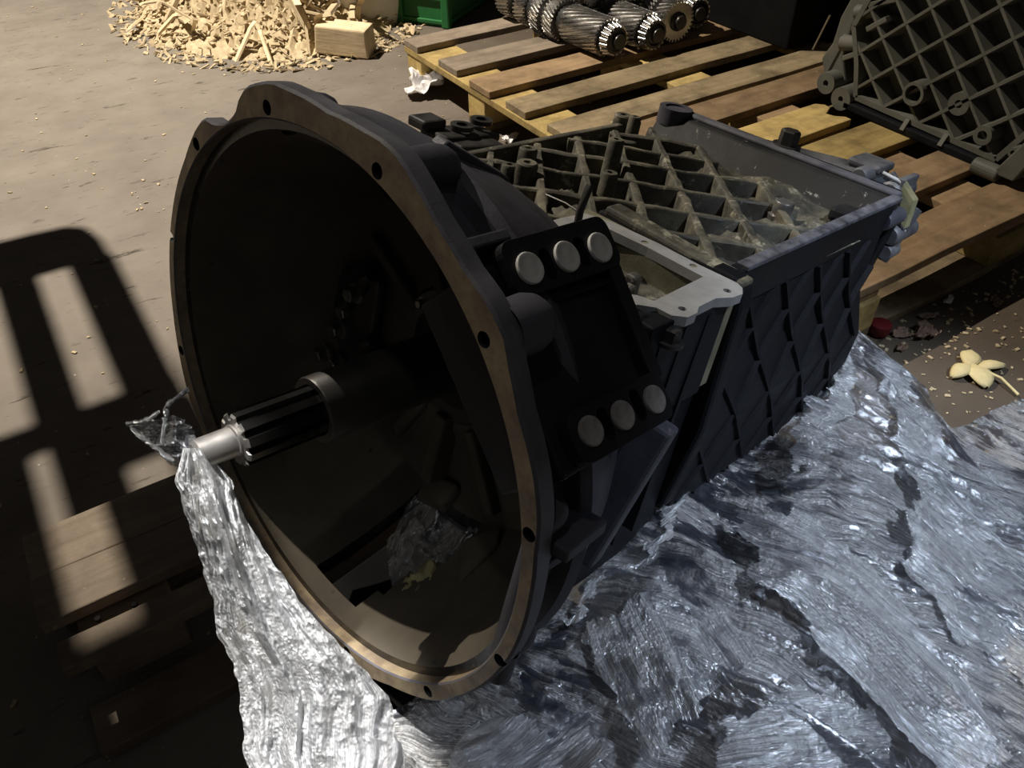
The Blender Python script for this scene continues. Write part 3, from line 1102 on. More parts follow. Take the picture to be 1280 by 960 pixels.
for s in np.arange(0.25, 1.1, 0.085):
    for sg in (1, -1):
        pts = [(s - sg * u_ * 0.75 - (0.0 if sg > 0 else 0.0), u_) for u_ in np.linspace(-0.165, 0.10, 100)]
        pts = [p for p in pts if 0.385 < p[0] < 0.80]
        if len(pts) > 15:
            side_rib(pts[0], pts[-1])
for a0, a1 in ((0.225, 0.215), (0.262, 0.245), (0.30, 0.28)):
    m = MB()
    m.bar(g(a0, 0.196, 0.13), g(a1, 0.200, -0.14), 0.010, 0.016, g(0, 1, 0), 0.6)
    m.build('side_rib', M['case_paint'], gb)

# tail end: grey alloy range housing
m = MB()
m.prism([g(0.832, 0.160, 0.147), g(0.832, 0.172, 0.10), g(0.832, 0.165, 0.02), g(0.832, -0.2, 0.02), g(0.832, -0.2, 0.145)], (0.03, 0, 0))
m.build('tail_plate', M['case_paint'], gb, None, 0.004)
m = MB()
m.prism([g(0.862, 0.130, 0.14), g(0.862, 0.165, 0.11), g(0.862, 0.168, 0.05), g(0.862, 0.13, 0.02), g(0.862, -0.1, 0.02), g(0.862, -0.1, 0.13), g(0.862, 0.08, 0.150)], (0.055, 0, 0))
m.build('tail_housing', M['alucast'], gb, None, 0.006)
for r_, u_, a0, a1, rad in ((0.168, 0.080, 0.86, 0.945, 0.015), (0.142, 0.135, 0.86, 0.935, 0.017), (0.172, 0.055, 0.86, 0.90, 0.012), (0.10, 0.148, 0.84, 0.93, 0.013), (0.172, 0.118, 0.79, 0.85, 0.013)):
    m = MB()
    m.lathe([(0, rad * 0.8), (0.004, rad), (a1 - a0 - 0.006, rad * 0.92), (a1 - a0, rad * 0.7)], g(a0, r_, u_), (1, 0, 0), 14)
    m.build('tail_lug', M['alucast'] if a0 > 0.8 else M['paint'], gb, 40)
for p, q in (((0.868, 0.172, 0.04), (0.90, 0.178, 0.12)), ((0.868, 0.15, 0.15), (0.925, 0.15, 0.15)), ((0.90, 0.12, 0.15), (0.90, 0.17, 0.11))):
    m = MB()
    m.bar(g(*p), g(*q), 0.010, 0.018)
    m.build('tail_web', M['alucast'], gb, None, 0.002)
m = MB()
m.tube([g(0.866, 0.122, 0.158), g(0.870, 0.148, 0.154), g(0.880, 0.172, 0.132), g(0.884, 0.178, 0.085)], 0.003, 8)
m.build('gasket_strip', M['cap'], gb, 50)
m = MB()
m.bar(g(0.87, 0.09, 0.156), g(0.93, 0.09, 0.156), 0.05, 0.012)
m.build('tail_lip', M['alucast'], gb, None, 0.004)
m = MB()
m.prism([g(0.868, 0.150, 0.155), g(0.872, 0.176, 0.135), g(0.872, 0.180, 0.095), g(0.868, 0.16, 0.11)], g(0.004, 0.004, 0.004))
m.build('tail_window', M['rag'], gb)

# grey shift bracket sticking up behind the bell on the far side
m = MB()
m.bar(g(0.36, -0.275, 0.135), g(0.47, -0.285, 0.125), 0.05, 0.012)
m.bar(g(0.37, -0.245, 0.12), g(0.45, -0.24, 0.115), 0.03, 0.03)
m.bar(g(0.35, -0.30, 0.145), g(0.39, -0.30, 0.145), 0.035, 0.014)
m.bar(g(0.42, -0.28, 0.10), g(0.42, -0.20, 0.05), 0.03, 0.02)
m.build('shift_bracket', M['plate'], gb, None, 0.004)
for a_, r_ in ((0.41, -0.275), (0.455, -0.285)):
    m = MB()
    m.ring(g(a_, r_, 0.140), (0, 0, 1), 0.016, 0.008, 0.006)
    m.build('bracket_eye', M['plate'], gb, 40)

# ------------------------------------------------------------------ unseen timber bearers under the gearbox, coloured black to give shade below the window
for (c, s, rz, lb) in (((0.19, 0.52, 0.10), (0.30, 0.26, 0.20), 0.2, 'thick black timber bearer under the bell housing, hidden in the wrap'), ((0.70, 0.52, 0.095), (0.10, 0.28, 0.19), 0.2, 'thick black timber bearer under the tail of the gearbox')):
    m = MB()
    m.box((0, 0, 0), s)
    o = m.build('timber_bearer', M['dark_bin'], None, None, 0.004)
    o.location = c
    o.rotation_euler = (0, 0, rz)
    tag(o, lb, 'beam')


# ------------------------------------------------------------------ pallets
def board(parent, x0, x1, y0, y1, z0, z1, mat, name='board', jag=(0, 0), wob=0.003):
    """a plank with slightly uneven edges; jag = broken depth at either end"""
    n_ = 8
    cx, cy, cz = (x0 + x1) / 2, (y0 + y1) / 2, (z0 + z1) / 2
    top, bot = [], []
    m_ = MB()
    xs = np.linspace(x0, x1, n_)
    lo = [y0 + rnd.uniform(-wob, wob) for _ in xs]
    hi = [y1 + rnd.uniform(-wob, wob) for _ in xs]
    ring_ = [(x, y) for x, y in zip(xs, lo)]
    if jag[1]:
        for k_ in range(1, 6):
            ring_.append((x1 + rnd.uniform(-1, 0.6) * jag[1], y0 + (y1 - y0) * k_ / 6))
    ring_ += [(x, y) for x, y in zip(xs[::-1], hi[::-1])]
    if jag[0]:
        for k_ in range(5, 0, -1):
            ring_.append((x0 + rnd.uniform(-0.6, 1) * jag[0], y0 + (y1 - y0) * k_ / 6))
    m_.prism([Vector((x - cx, y - cy, z0 - cz)) for x, y in ring_], (0, 0, z1 - z0))
    o_ = m_.build(name, mat, parent, None, 0.0025)
    o_.location = Vector((cx, cy, cz)) - parent.location
    return o_


def block(parent, x0, x1, y0, y1, z0, z1, mat):
    m_ = MB()
    m_.box((0, 0, 0), (x1 - x0, y1 - y0, z1 - z0))
    o_ = m_.build('block', mat, parent, None, 0.003)
    o_.location = Vector(((x0 + x1) / 2, (y0 + y1) / 2, (z0 + z1) / 2)) - parent.location
    return o_


def pallet_frame(parent, xs, ys, mat_block, mat_rail, y0, y1, mat_base):
    for yi in ys:
        for xi in xs:
            block(parent, xi, xi + 0.145, yi, yi + 0.10, 0.022, 0.10, mat_block)
    for xi in xs:
        board(parent, xi - 0.004, xi + 0.145, y0, y1, 0.10, 0.122, mat_rail, 'rail', wob=0.0)
    for yi in ys:
        board(parent, xs[0], xs[-1] + 0.145, yi, yi + 0.10, 0.0, 0.022, mat_base, 'base_board')


WG, WR, WY, WO = M['wood_grey'], M['wood_red'], M['wood_yellow'], M['wood_old']
p1 = empty('pallet', (1.23, 2.10, 0))
tag(p1, 'worn wooden pallet under the pile of gear shafts, left end facing the open floor', 'pallet')
pallet_frame(p1, (1.232, 1.76, 2.30), (2.49, 2.075, 1.655), WY, WY, 1.64, 2.60, WG)
for y0, y1, mt, x0 in ((2.50, 2.60, WO, 1.228), (2.24, 2.36, WO, 1.232), (2.035, 2.155, WR, 1.226), (1.848, 1.955, WG, 1.232), (1.645, 1.755, WG, 1.240)):
    board(p1, x0, 2.44, y0, y1, 0.122, 0.144, mt)
p2 = empty('pallet', (1.30, 1.15, 0))
tag(p2, 'broken wooden pallet with yellow boards under the standing grey casting', 'pallet')
pallet_frame(p2, (1.24, 1.80, 2.36), (1.50, 1.13, 0.735), WY, WR, 0.745, 1.62, WG)
board(p2, 1.25, 2.50, 1.508, 1.625, 0.122, 0.144, WR)
board(p2, 1.24, 1.96, 1.300, 1.432, 0.122, 0.144, WY, jag=(0, 0.05))
board(p2, 1.24, 2.50, 1.130, 1.262, 0.122, 0.144, WY)
board(p2, 1.26, 2.50, 0.938, 1.048, 0.122, 0.144, WR)
board(p2, 1.23, 2.50, 0.738, 0.866, 0.122, 0.144, WR)
p3 = empty('pallet', (0.1, 0.88, 0))
tag(p3, 'dark old pallet in the shadow left of the bell housing', 'pallet')
board(p3, -0.215, 0.95, 0.915, 1.003, 0.122, 0.144, WO)
board(p3, -0.218, 0.95, 0.828, 0.913, 0.122, 0.144, WO)
board(p3, -0.205, 0.95, 0.752, 0.796, 0.118, 0.140, WO)
board(p3, -0.21, 0.95, 0.69, 0.765, 0.0, 0.022, WO, 'base_board')
board(p3, -0.21, 0.95, 0.90, 1.0, 0.0, 0.022, WO, 'base_board')
for xi in (-0.21, 0.32, 0.80):
    block(p3, xi + 0.03, xi + 0.15, 0.785, 0.86, 0.022, 0.118, WO)
    block(p3, xi, xi + 0.12, 0.90, 0.995, 0.022, 0.122, WO)
for px_, py_ in ((122, 773), (168, 755)):
    m = MB()
    q = at(px_, py_, 0.1405)
    m.cyl((0, 0, -0.004), (0, 0, 0.001), 0.004, n=10)
    o = m.build('nail_head', M['dark_bin'], p3)
    o.location = Vector(q) - p3.location

# ------------------------------------------------------------------ second casing standing on the broken pallet
CX = 2.0
cs = empty('gearbox_casing', (CX, 1.1, 0.144))
tag(cs, 'grey ribbed gearbox casting standing on the broken pallet at upper right', 'gearbox')


def cw(y, z, x=0.0):
    return Vector((x, y - 1.1, z - 0.144))


face = [(1.335, 0.185), (0.905, 0.172), (0.86, 0.26), (0.80, 0.40), (0.55, 0.62), (0.55, 0.95), (1.20, 0.95), (1.32, 0.60), (1.40, 0.36), (1.36, 0.27)]
m = MB()
m.prism([cw(y, z, 0.055) for y, z in face], (0.40, 0, 0))
m.build('casting_wall', M['grey_cast'], cs, None, 0.004)


def casing_rib(p, q, w_=0.0075, x=0.028):
    m_ = MB()
    m_.bar(cw(*p, x), cw(*q, x), 0.020, 0.056, (-1, 0, 0), w_ / 0.020)
    m_.build('cast_rib', M['grey_cast'], cs)


def infield(y, z):
    n_ = len(face)
    c = False
    for i in range(n_):
        (y0, z0), (y1, z1) = face[i], face[(i + 1) % n_]
        if (z0 > z) != (z1 > z) and y < (y1 - y0) * (z - z0) / (z1 - z0) + y0:
            c = not c
    return c


for s in np.arange(1.135, 2.3, 0.1115):
    pts = [(y, s - y * 0.94 - 0.0 + 0.0) for y in np.linspace(0.55, 1.4, 300)]
    pts = [p for p in pts if infield(*p)]
    if len(pts) > 10:
        casing_rib(pts[0], pts[-1])
for s in np.arange(0.22, 1.3, 0.1045):
    pts = [(y, y * 1.0 - s) for y in np.linspace(0.55, 1.4, 300)]
    pts = [p for p in pts if infield(*p)]
    if len(pts) > 10:
        casing_rib(pts[0], pts[-1], x=0.0288)
for i in range(len(face)):
    if i in (4, 5, 6):
        continue
    casing_rib(face[i], face[(i + 1) % len(face)], 0.014, 0.0272)
for (y, z, ro, ri, h) in ((1.163, 0.254, 0.030, 0.022, 0.085), (1.045, 0.264, 0.028, 0.010, 0.07), (0.954, 0.218, 0.024, 0.012, 0.08), (1.435, 0.195, 0.03, 0.009, 0.08), (1.370, 0.172, 0.032, 0.008, 0.085), (0.86, 0.215, 0.012, 0.006, 0.10)):
    m = MB()
    m.ring(cw(y, z, 0.07), (-1, 0, 0), ro, ri, h, 26)
    m.cyl(cw(y, z, 0.07), cw(y, z, 0.07 - h * 0.35), ri * 1.02, n=18)
    m.build('bolt_eye', M['grey_cast'], cs, 40)
for (y, z, ro) in ((1.215, 0.365, 0.012), (1.175, 0.302, 0.011)):
    m = MB()
    m.cyl(cw(y, z, 0.06), cw(y, z, 0.045), ro, n=14)
    m.build('stud_end', M['grey_cast'], cs, 40)
m = MB()                                    # base rail in front of the foot, dark
m.bar(cw(1.36, 0.160, 0.02), cw(0.90, 0.152, 0.02), 0.07, 0.022)
m.bar(cw(1.36, 0.176, 0.04), cw(0.90, 0.168, 0.04), 0.06, 0.02)
m.build('base_rail', M['case_paint'], cs, None, 0.004)
for y in (1.16, 1.045):
    m = MB()
    m.bar(cw(y, 0.158, -0.018), cw(y, 0.185, -0.002), 0.012, 0.006, (-1, 0, 0))
    m.build('rail_web', M['grey_cast'], cs)
# left flange with lobes
m = MB()
fl2 = [(1.47, 0.185), (1.50, 0.24), (1.475, 0.29), (1.47, 0.36), (1.44, 0.45), (1.43, 0.60), (1.33, 0.80), (1.29, 0.80), (1.37, 0.56), (1.385, 0.44), (1.425, 0.35), (1.43, 0.26), (1.40, 0.20)]
m.prism([cw(y, z, 0.03) for y, z in fl2], (0.30, 0, 0))
m.build('left_flange', M['grey_cast'], cs, None, 0.006)
for p, q, rad in (((1.44, 0.30), (1.385, 0.31), 0.022), ((1.42, 0.385), (1.365, 0.40), 0.02)):
    m = MB()
    m.cyl(cw(*p, 0.03), cw(*q, 0.03), rad, rad * 0.8, 18)
    m.build('flange_knuckle', M['grey_cast'], cs, 50)
for p, q in (((1.36, 0.30), (1.41, 0.27)), ((1.30, 0.45), (1.37, 0.42)), ((1.31, 0.40), (1.36, 0.36))):
    m = MB()
    m.bar(cw(*p, 0.03), cw(*q, 0.03), 0.014, 0.06, (-1, 0, 0))
    m.build('flange_rib', M['grey_cast'], cs, None, 0.002)
m = MB()
m.tube([cw(1.505, 0.27, -0.01), cw(1.475, 0.37, -0.01)], 0.0028, 8)
m.build('steel_pin', M['tip'], cs, 40)
m = MB()                                    # bracket strut on the right
m.prism([cw(0.875, 0.165, -0.06), cw(0.82, 0.165, -0.06), cw(0.75, 0.36, -0.06), cw(0.79, 0.37, -0.06), cw(0.815, 0.30, -0.06)], (0.07, 0, 0))
m.cyl(cw(0.93, 0.162, -0.045), cw(0.86, 0.162, -0.045), 0.020, n=18)
m.build('foot_strut', M['grey_cast'], cs, None, 0.004)

# ------------------------------------------------------------------ gear shafts piled on the worn pallet
def gear_section(m_, y0, y1, r_, teeth, depth, twist, o, mi=0):
    """helical gear along -y starting at o"""
    prof = []
    for k_ in range(teeth):
        for f_, rr in ((0.0, r_ - depth), (0.28, r_ - depth), (0.42, r_), (0.78, r_), (0.92, r_ - depth)):
            t = 2 * math.pi * (k_ + f_) / teeth
            prof.append((t, rr))
    L_ = len(prof)
    ns = max(2, int(abs(twist) / 0.12) + 1)
    Vq = []
    for i in range(ns + 1):
        y_ = y0 + (y1 - y0) * i / ns
        for t, rr in prof:
            Vq.append((o[0] + rr * math.cos(t + twist * i / ns), o[1] + y_, o[2] + rr * math.sin(t + twist * i / ns)))
    Fq = [tuple(range(L_)), tuple(ns * L_ + k_ for k_ in range(L_ - 1, -1, -1))]
    Fq += [(i * L_ + k_, i * L_ + (k_ + 1) % L_, (i + 1) * L_ + (k_ + 1) % L_, (i + 1) * L_ + k_) for i in range(ns) for k_ in range(L_)]
    m_.add(Vq, Fq, mi)


def gear_shaft(loc, rz, sections, label, tilt=0.0):
    root = empty('gear_shaft', loc)
    root.rotation_euler = (tilt, 0, rz)
    tag(root, label, 'gear', 'gear shafts piled on the pallet')
    tot = max(s[2] for s in sections)
    m_ = MB()
    m_.lathe([(0.0, 0.012), (0.0, 0.022), (0.012, 0.024), (0.014, 0.030), (tot, 0.030)], (0, 0, 0), (0, 1, 0), 24)
    m_.build('shaft_core', M['gear_dark'], root, 35)
    for s in sections:
        kind, y0, y1, r_ = s[:4]
        m_ = MB()
        if kind == 'gear':
            gear_section(m_, y0, y1, r_, s[4], s[5], s[6], (0, 0, 0))
            m_.build('helical_gear', M['gear'], root)
        elif kind == 'roller':
            m_.lathe([(y0, r_ - 0.014), (y0, r_ - 0.006), (y1, r_), (y1, r_ - 0.01)], (0, 0, 0), (0, 1, 0), 28, False)
            m_.build('bearing_cone', M['gear_dark'], root, 35)
            n_ = 17
            rb = MB()
            for k_ in range(n_):
                t = 2 * math.pi * k_ / n_
                rb.cyl((math.cos(t) * (r_ - 0.006), y0 + 0.003, math.sin(t) * (r_ - 0.006)), (math.cos(t) * r_, y1 - 0.003, math.sin(t) * r_), 0.0062, 0.0072, 8)
            rb.build('bearing_rollers', M['gear'], root, 50)
        else:
            m_.lathe([(y0, r_), (y1, r_)], (0, 0, 0), (0, 1, 0), 28)
            m_.build('shaft_collar', M['gear_dark'], root, 35)
    return root


gear_shaft((1.695, 2.005, 0.208), 0.06, [('roller', 0.012, 0.045, 0.046), ('collar', 0.045, 0.055, 0.04), ('gear', 0.055, 0.235, 0.060, 26, 0.007, 1.0), ('collar', 0.235, 0.27, 0.05), ('gear', 0.27, 0.32, 0.068, 30, 0.008, -0.35), ('gear', 0.34, 0.385, 0.074, 32, 0.008, -0.3), ('collar', 0.385, 0.43, 0.05), ('gear', 0.43, 0.49, 0.062, 28, 0.008, 0.3), ('gear', 0.53, 0.60, 0.058, 26, 0.007, 0.3)], 'shiny gear shaft lying nearest the open floor, with a long helical gear')
gear_shaft((1.838, 1.985, 0.206), 0.02, [('roller', 0.012, 0.045, 0.048), ('collar', 0.045, 0.055, 0.042), ('gear', 0.055, 0.20, 0.060, 26, 0.007, 0.8), ('collar', 0.20, 0.24, 0.05), ('gear', 0.24, 0.30, 0.07, 30, 0.008, 0.3), ('gear', 0.33, 0.40, 0.066, 30, 0.008, 0.3)], 'second gear shaft from the open floor, roller bearing on its front end')
gear_shaft((1.965, 2.02, 0.214), -0.05, [('gear', 0.02, 0.07, 0.066, 30, 0.008, 0.3), ('gear', 0.09, 0.15, 0.072, 34, 0.008, -0.4), ('collar', 0.15, 0.2, 0.05), ('gear', 0.2, 0.28, 0.066, 30, 0.008, 0.4)], 'gear shaft with bare wide gears at its front end')
gear_shaft((2.10, 2.07, 0.205), -0.1, [('roller', 0.012, 0.045, 0.048), ('collar', 0.045, 0.08, 0.05), ('gear', 0.08, 0.2, 0.056, 26, 0.007, 0.6)], 'shaded gear shaft at the right end of the row')
gear_shaft((1.76, 2.22, 0.315), 0.05, [('gear', 0.01, 0.06, 0.062, 28, 0.008, 0.4), ('collar', 0.06, 0.1, 0.045), ('gear', 0.1, 0.2, 0.058, 26, 0.007, 0.6)], 'gear shaft lying on top of the two front shafts')
gear_shaft((1.90, 2.16, 0.325), -0.02, [('gear', 0.01, 0.07, 0.066, 30, 0.008, -0.4), ('collar', 0.07, 0.1, 0.045), ('gear', 0.1, 0.2, 0.058, 26, 0.007, 0.6)], 'upper gear shaft above the bare wide gears')

# ------------------------------------------------------------------ added black boxes behind the pallet, standing in for the shade there
bn = empty('steel_bin', (3.3, 2.7, 0))
tag(bn, 'black steel bin standing in the dark beyond the right end of the pallets', 'bin')
for c, s, nm_ in (((3.30, 2.75, 0.50), (1.56, 1.86, 1.0), 'bin_body'), ((3.30, 1.81, 0.96), (1.60, 0.03, 0.06), 'bin_rim'), ((2.51, 2.75, 0.96), (0.03, 1.9, 0.06), 'bin_rim')):
    m = MB()
    m.box(Vector(c) - bn.location, s)
    m.build(nm_, M['dark_bin'], bn, None, 0.01)
for k in range(6):
    m = MB()
    m.box(Vector((2.508, 1.9 + 0.33 * k, 0.46)) - bn.location, (0.03, 0.05, 0.86))
    m.build('bin_rib', M['dark_bin'], bn, None, 0.006)
bx = empty('steel_case', (2.33, 2.02, 0.144))  # added black box, dark in place of the shade beside the shafts
tag(bx, 'black steel case standing on the worn pallet right of the gear shafts', 'case')
for c, s, nm_ in (((2.345, 2.03, 0.414), (0.25, 0.50, 0.54), 'case_body'), ((2.345, 2.03, 0.69), (0.27, 0.52, 0.02), 'case_lid')):
    m = MB()
    m.box(Vector(c) - bx.location, s)
    m.build(nm_, M['dark_bin'], bx, None, 0.006)
# lump of wood standing in the dark by the added black box
m = MB()
m.box((0, 0, 0), (0.08, 0.09, 0.28), None, 0, 0.8)
o = m.build('wood_stump', M['wood_yellow'], None, None, 0.015)
o.location = (2.165, 2.27, 0.285)
o.rotation_euler = (0.2, 0.1, 0.5)
tag(o, 'splintered lump of wood leaning on the black steel case behind the gear shafts', 'wood')

# ------------------------------------------------------------------ green crate
cr = empty('plastic_crate', (1.62, 3.02, 0))
cr.rotation_euler = (0, 0, math.radians(-56))
tag(cr, 'green plastic crate standing beyond the corner of the worn pallet', 'crate')
for c, s, nm_ in (((-0.10, 0.01, 0.17), (0.22, 0.02, 0.34), 'crate_side'), ((0.0, 0.30, 0.17), (0.02, 0.58, 0.34), 'crate_side'), ((-0.20, 0.30, 0.17), (0.02, 0.58, 0.34), 'crate_side'), ((-0.10, 0.58, 0.17), (0.22, 0.02, 0.34), 'crate_side'), ((-0.10, 0.30, 0.012), (0.20, 0.56, 0.02), 'crate_bottom')):
    m = MB()
    m.box(c, s)
    m.build(nm_, M['green'], cr, None, 0.004)
for z in (0.02, 0.11, 0.20, 0.32):
    for c, s in (((-0.10, -0.003, z), (0.23, 0.014, 0.016)), ((0.013, 0.30, z), (0.014, 0.60, 0.016))):
        m = MB()
        m.box(c, s)
        m.build('crate_rib', M['green'], cr, None, 0.003)
for c in ((0.008, 0.0, 0.17), (-0.205, 0.0, 0.17)):
    m = MB()
    m.box(c, (0.035, 0.035, 0.34))
    m.build('crate_corner', M['green'], cr, None, 0.006)

# ------------------------------------------------------------------ wood waste heap, splinters, sack
HC = (1.12, 3.72)


def heap_h(x, y):
    d = math.hypot((x - HC[0]) / 0.55, (y - HC[1]) / 0.72)
    return max(0.0, 0.20 * (1 - d * d))


m = MB()
nn = 70
Vq, Fq = [], []
for i in range(nn):
    for j in range(nn):
        x, y = HC[0] + (i / (nn - 1) - .5) * 1.3, HC[1] + (j / (nn - 1) - .5) * 1.6
        Vq.append((x, y, heap_h(x, y) * (0.75 + 0.5 * rnd.random()) - 0.004))
for i in range(nn - 1):
    for j in range(nn - 1):
        Fq.append((i * nn + j, (i + 1) * nn + j, (i + 1) * nn + j + 1, i * nn + j + 1))
m.add(Vq, Fq)
for k in range(2600):                        # loose small chips, too many to count
    t, d = rnd.uniform(0, 2 * math.pi), math.sqrt(rnd.random()) * 1.12
    x, y = HC[0] + 0.58 * d * math.cos(t), HC[1] + 0.76 * d * math.sin(t)
    R_ = Matrix.Rotation(rnd.uniform(0, 6.3), 3, 'Z') @ Matrix.Rotation(rnd.uniform(-0.7, 0.7), 3, 'X') @ Matrix.Rotation(rnd.uniform(-0.6, 0.6), 3, 'Y')
    m.box((x, y, heap_h(x, y) + 0.004), (rnd.uniform(0.01, 0.05), rnd.uniform(0.004, 0.016), rnd.uniform(0.002, 0.006)), R_)
hp = m.build('wood_chip_heap', M['sawdust'])
tag(hp, 'heap of pale wood chips and sawdust on the floor', 'wood chips', None, 'stuff')
sticks = []
for k in range(5):
    m = MB()
    m.box((0, 0, 0), (0.11 + 0.03 * k, 0.013 + 0.006 * (k % 3), 0.006 + 0.004 * (k % 2)), None, 0, 0.75)
    sticks.append(m.mesh('wood_splinter', M['chip']))
for k in range(90):
    t, d = rnd.uniform(0, 2 * math.pi), math.sqrt(rnd.random()) * 1.0
    x, y = HC[0] + 0.55 * d * math.cos(t), HC[1] + 0.72 * d * math.sin(t)
    o = link('wood_splinter', sticks[k % 5])
    o.location = (x, y, heap_h(x, y) + 0.015 + 0.02 * rnd.random())
    o.rotation_euler = (rnd.uniform(-0.5, 0.5), rnd.uniform(-0.9, 0.9), rnd.uniform(0, 6.3))
    o.scale = (rnd.uniform(0.6, 1.5), rnd.uniform(0.7, 1.6), rnd.uniform(0.8, 1.6))
    tag(o, 'pale split wood splinter lying in the wood chip heap', 'splinter', 'splinters in the wood chip heap')
for k in range(26):
    o = link('wood_splinter', sticks[k % 5])
    x, y = rnd.uniform(1.05, 1.36), rnd.uniform(3.10, 3.40)
    o.location = (x, y, heap_h(x, y) + 0.05 + 0.05 * rnd.random())
    o.rotation_euler = (rnd.uniform(-0.4, 0.4), rnd.uniform(-1.2, 1.2), rnd.uniform(0, 6.3))
    o.scale = (rnd.uniform(0.8, 1.3), rnd.uniform(0.9, 1.6), rnd.uniform(1.0, 1.8))
    tag(o, 'long pale split wood splinter leaning at the sack side of the heap', 'splinter', 'long splinters by the sack')
m = MB()
m.box((0, 0, 0), (0.21, 0.11, 0.10), None, 0, 0.93)
o = m.build('wood_offcut', M['chip'], None, None, 0.006)
q = at(425, 48, 0.06)
o.location = (q[0] + 0.02, q[1], 0.058)
o.rotation_euler = (0.0, 0.06, -0.75)
tag(o, 'thick pale wood offcut at the front of the chip heap', 'wood')
m = MB()                                     # pale sack behind the heap: bulging soft body
nn = 24
Vq = []
for i in range(14):
    v = i / 13
    for k in range(nn):
        t = 2 * math.pi * k / nn
        rr = 0.17 * (0.80 + 0.32 * math.sin(math.pi * min(1, v * 0.85 + 0.18))) * (1 + 0.05 * math.sin(5 * t + 3 * v) + 0.03 * math.sin(9 * t - 7 * v)) * (1.0 if v < 0.85 else 1 - (v - 0.85) * 3)
        Vq.append((rr * math.cos(t), rr * 0.85 * math.sin(t), 0.55 * v))
Fq = [(i * nn + k, i * nn + (k + 1) % nn, (i + 1) * nn + (k + 1) % nn, (i + 1) * nn + k) for i in range(13) for k in range(nn)] + [tuple(13 * nn + k for k in range(nn)), tuple(range(nn - 1, -1, -1))]
m.add(Vq, Fq)
o = m.build('sack', M['sack'], None, 60)
o.location = (1.41, 3.32, 0)
tag(o, 'pale full sack standing behind the wood chip heap', 'sack')

# ------------------------------------------------------------------ crumpled paper, scraps on the floor


def crumple(name, mat, size, h, seed, n_=16, outline=None):
    r2 = random.Random(seed)
    m_ = MB()
    Vq_, Fq_ = [], []
    for i in range(n_):
        for j in range(n_):
            x_, y_ = i / (n_ - 1) - .5, j / (n_ - 1) - .5
            z_ = h * (0.5 + 0.5 * float(ridged(np.array(x_ * 3.1 + seed), np.array(y_ * 3.1), seed)) + 0.25 * float(vnoise(np.array(x_ * 9.0), np.array(y_ * 9.0), seed + 3)))
            w_ = 1 + 0.25 * math.sin(7 * x_ + seed) * math.cos(6 * y_ + seed)
            Vq_.append((x_ * size[0] * w_, y_ * size[1] * w_, max(0.001, z_)))
    for i in range(n_ - 1):
        for j in range(n_ - 1):
            cx_, cy_ = (i + .5) / (n_ - 1) - .5, (j + .5) / (n_ - 1) - .5
            ang = math.atan2(cy_, cx_)
            lim = 0.44 + (0.05 * math.sin(3 * ang + seed) + 0.02 * math.sin(7 * ang + 2 * seed))
            if math.hypot(cx_, cy_) < lim:
                Fq_.append((i * n_ + j, (i + 1) * n_ + j, (i + 1) * n_ + j + 1, i * n_ + j + 1))
    m_.add(Vq_, Fq_)
    o_ = m_.build(name, mat, None, 25, 0, False)
    sd = o_.modifiers.new('thick', 'SOLIDIFY')
    sd.thickness = 0.0012
    return o_


o = crumple('crumpled_paper', M['paper'], (0.15, 0.12), 0.05, 3)
q = at(546, 108, 0.012)
o.location = (q[0], q[1], 0.002)
o.rotation_euler = (0.35, -0.2, -0.5)
o.location = (q[0] - 0.05, q[1] - 0.01, 0.02)
tag(o, 'crumpled white paper on the floor by the worn pallet corner', 'paper')


def scrap(px_, py_, size, h, mat, seed, label, name='dry_leaf', rz=0.0):
    o_ = crumple(name, mat, size, h, seed, 12)
    q_ = at(px_, py_, 0.0)
    o_.location = (q_[0], q_[1], 0.002)
    o_.rotation_euler = (0, 0, rz)
    tag(o_, label, 'leaf' if 'leaf' in name else 'scrap')
    return o_


yl = empty('yellow_leaf', at(1222, 468, 0.0))
tag(yl, 'pale yellow dry leaf with spread lobes and a stalk on the floor by the wrap', 'leaf')
for (dx, dy, sx_, sy_, rz) in ((0.02, 0.035, 0.05, 0.034, 0.5), (-0.03, 0.02, 0.055, 0.030, 0.0), (-0.012, -0.008, 0.06, 0.042, 1.0), (0.032, -0.004, 0.056, 0.024, -0.4)):
    m = MB()
    Vq, Fq = [], []
    for i in range(9):
        for j in range(7):
            u_, v_ = i / 8 - .5, j / 6 - .5
            w_ = math.cos(math.pi * u_ * 0.95) ** 0.7
            x_, y_ = u_ * sx_ * 1.2, v_ * sy_ * w_ * 1.2
            Vq.append((x_, y_, 0.010 + 0.010 * math.cos(3 * u_) - 0.02 * v_ * v_ + 0.001 * rnd.random()))
    for i in range(8):
        for j in range(6):
            Fq.append((i * 7 + j, (i + 1) * 7 + j, (i + 1) * 7 + j + 1, i * 7 + j + 1))
    m.add(Vq, Fq)
    o = m.build('leaf_lobe', M['yellow_leaf'], yl, 60, 0, False)
    o.location = (dx, dy, 0.0)
    o.rotation_euler = (0, 0, rz)
    sd = o.modifiers.new('thick', 'SOLIDIFY')
    sd.thickness = 0.001
m = MB()
m.tube([(0.0, -0.005, 0.016), (0.01, -0.04, 0.014), (0.0, -0.085, 0.008)], 0.003, 8)
m.build('leaf_stalk', M['yellow_leaf'], yl, 60)
scrap(1155, 420, (0.06, 0.05), 0.022, M['brown_leaf'], 5, 'broad brown dry leaf in the shadow at the pallet edge', 'dry_leaf', 0.3)
scrap(1160, 398, (0.05, 0.02), 0.010, M['brown_leaf'], 8, 'narrow curled brown leaf between the broad leaf and the pallet', 'dry_leaf', -0.4)
scrap(1126, 420, (0.03, 0.045), 0.015, M['brown_leaf'], 9, 'small torn pale scrap nearest the end of the wrap', 'dry_scrap', 0.9)
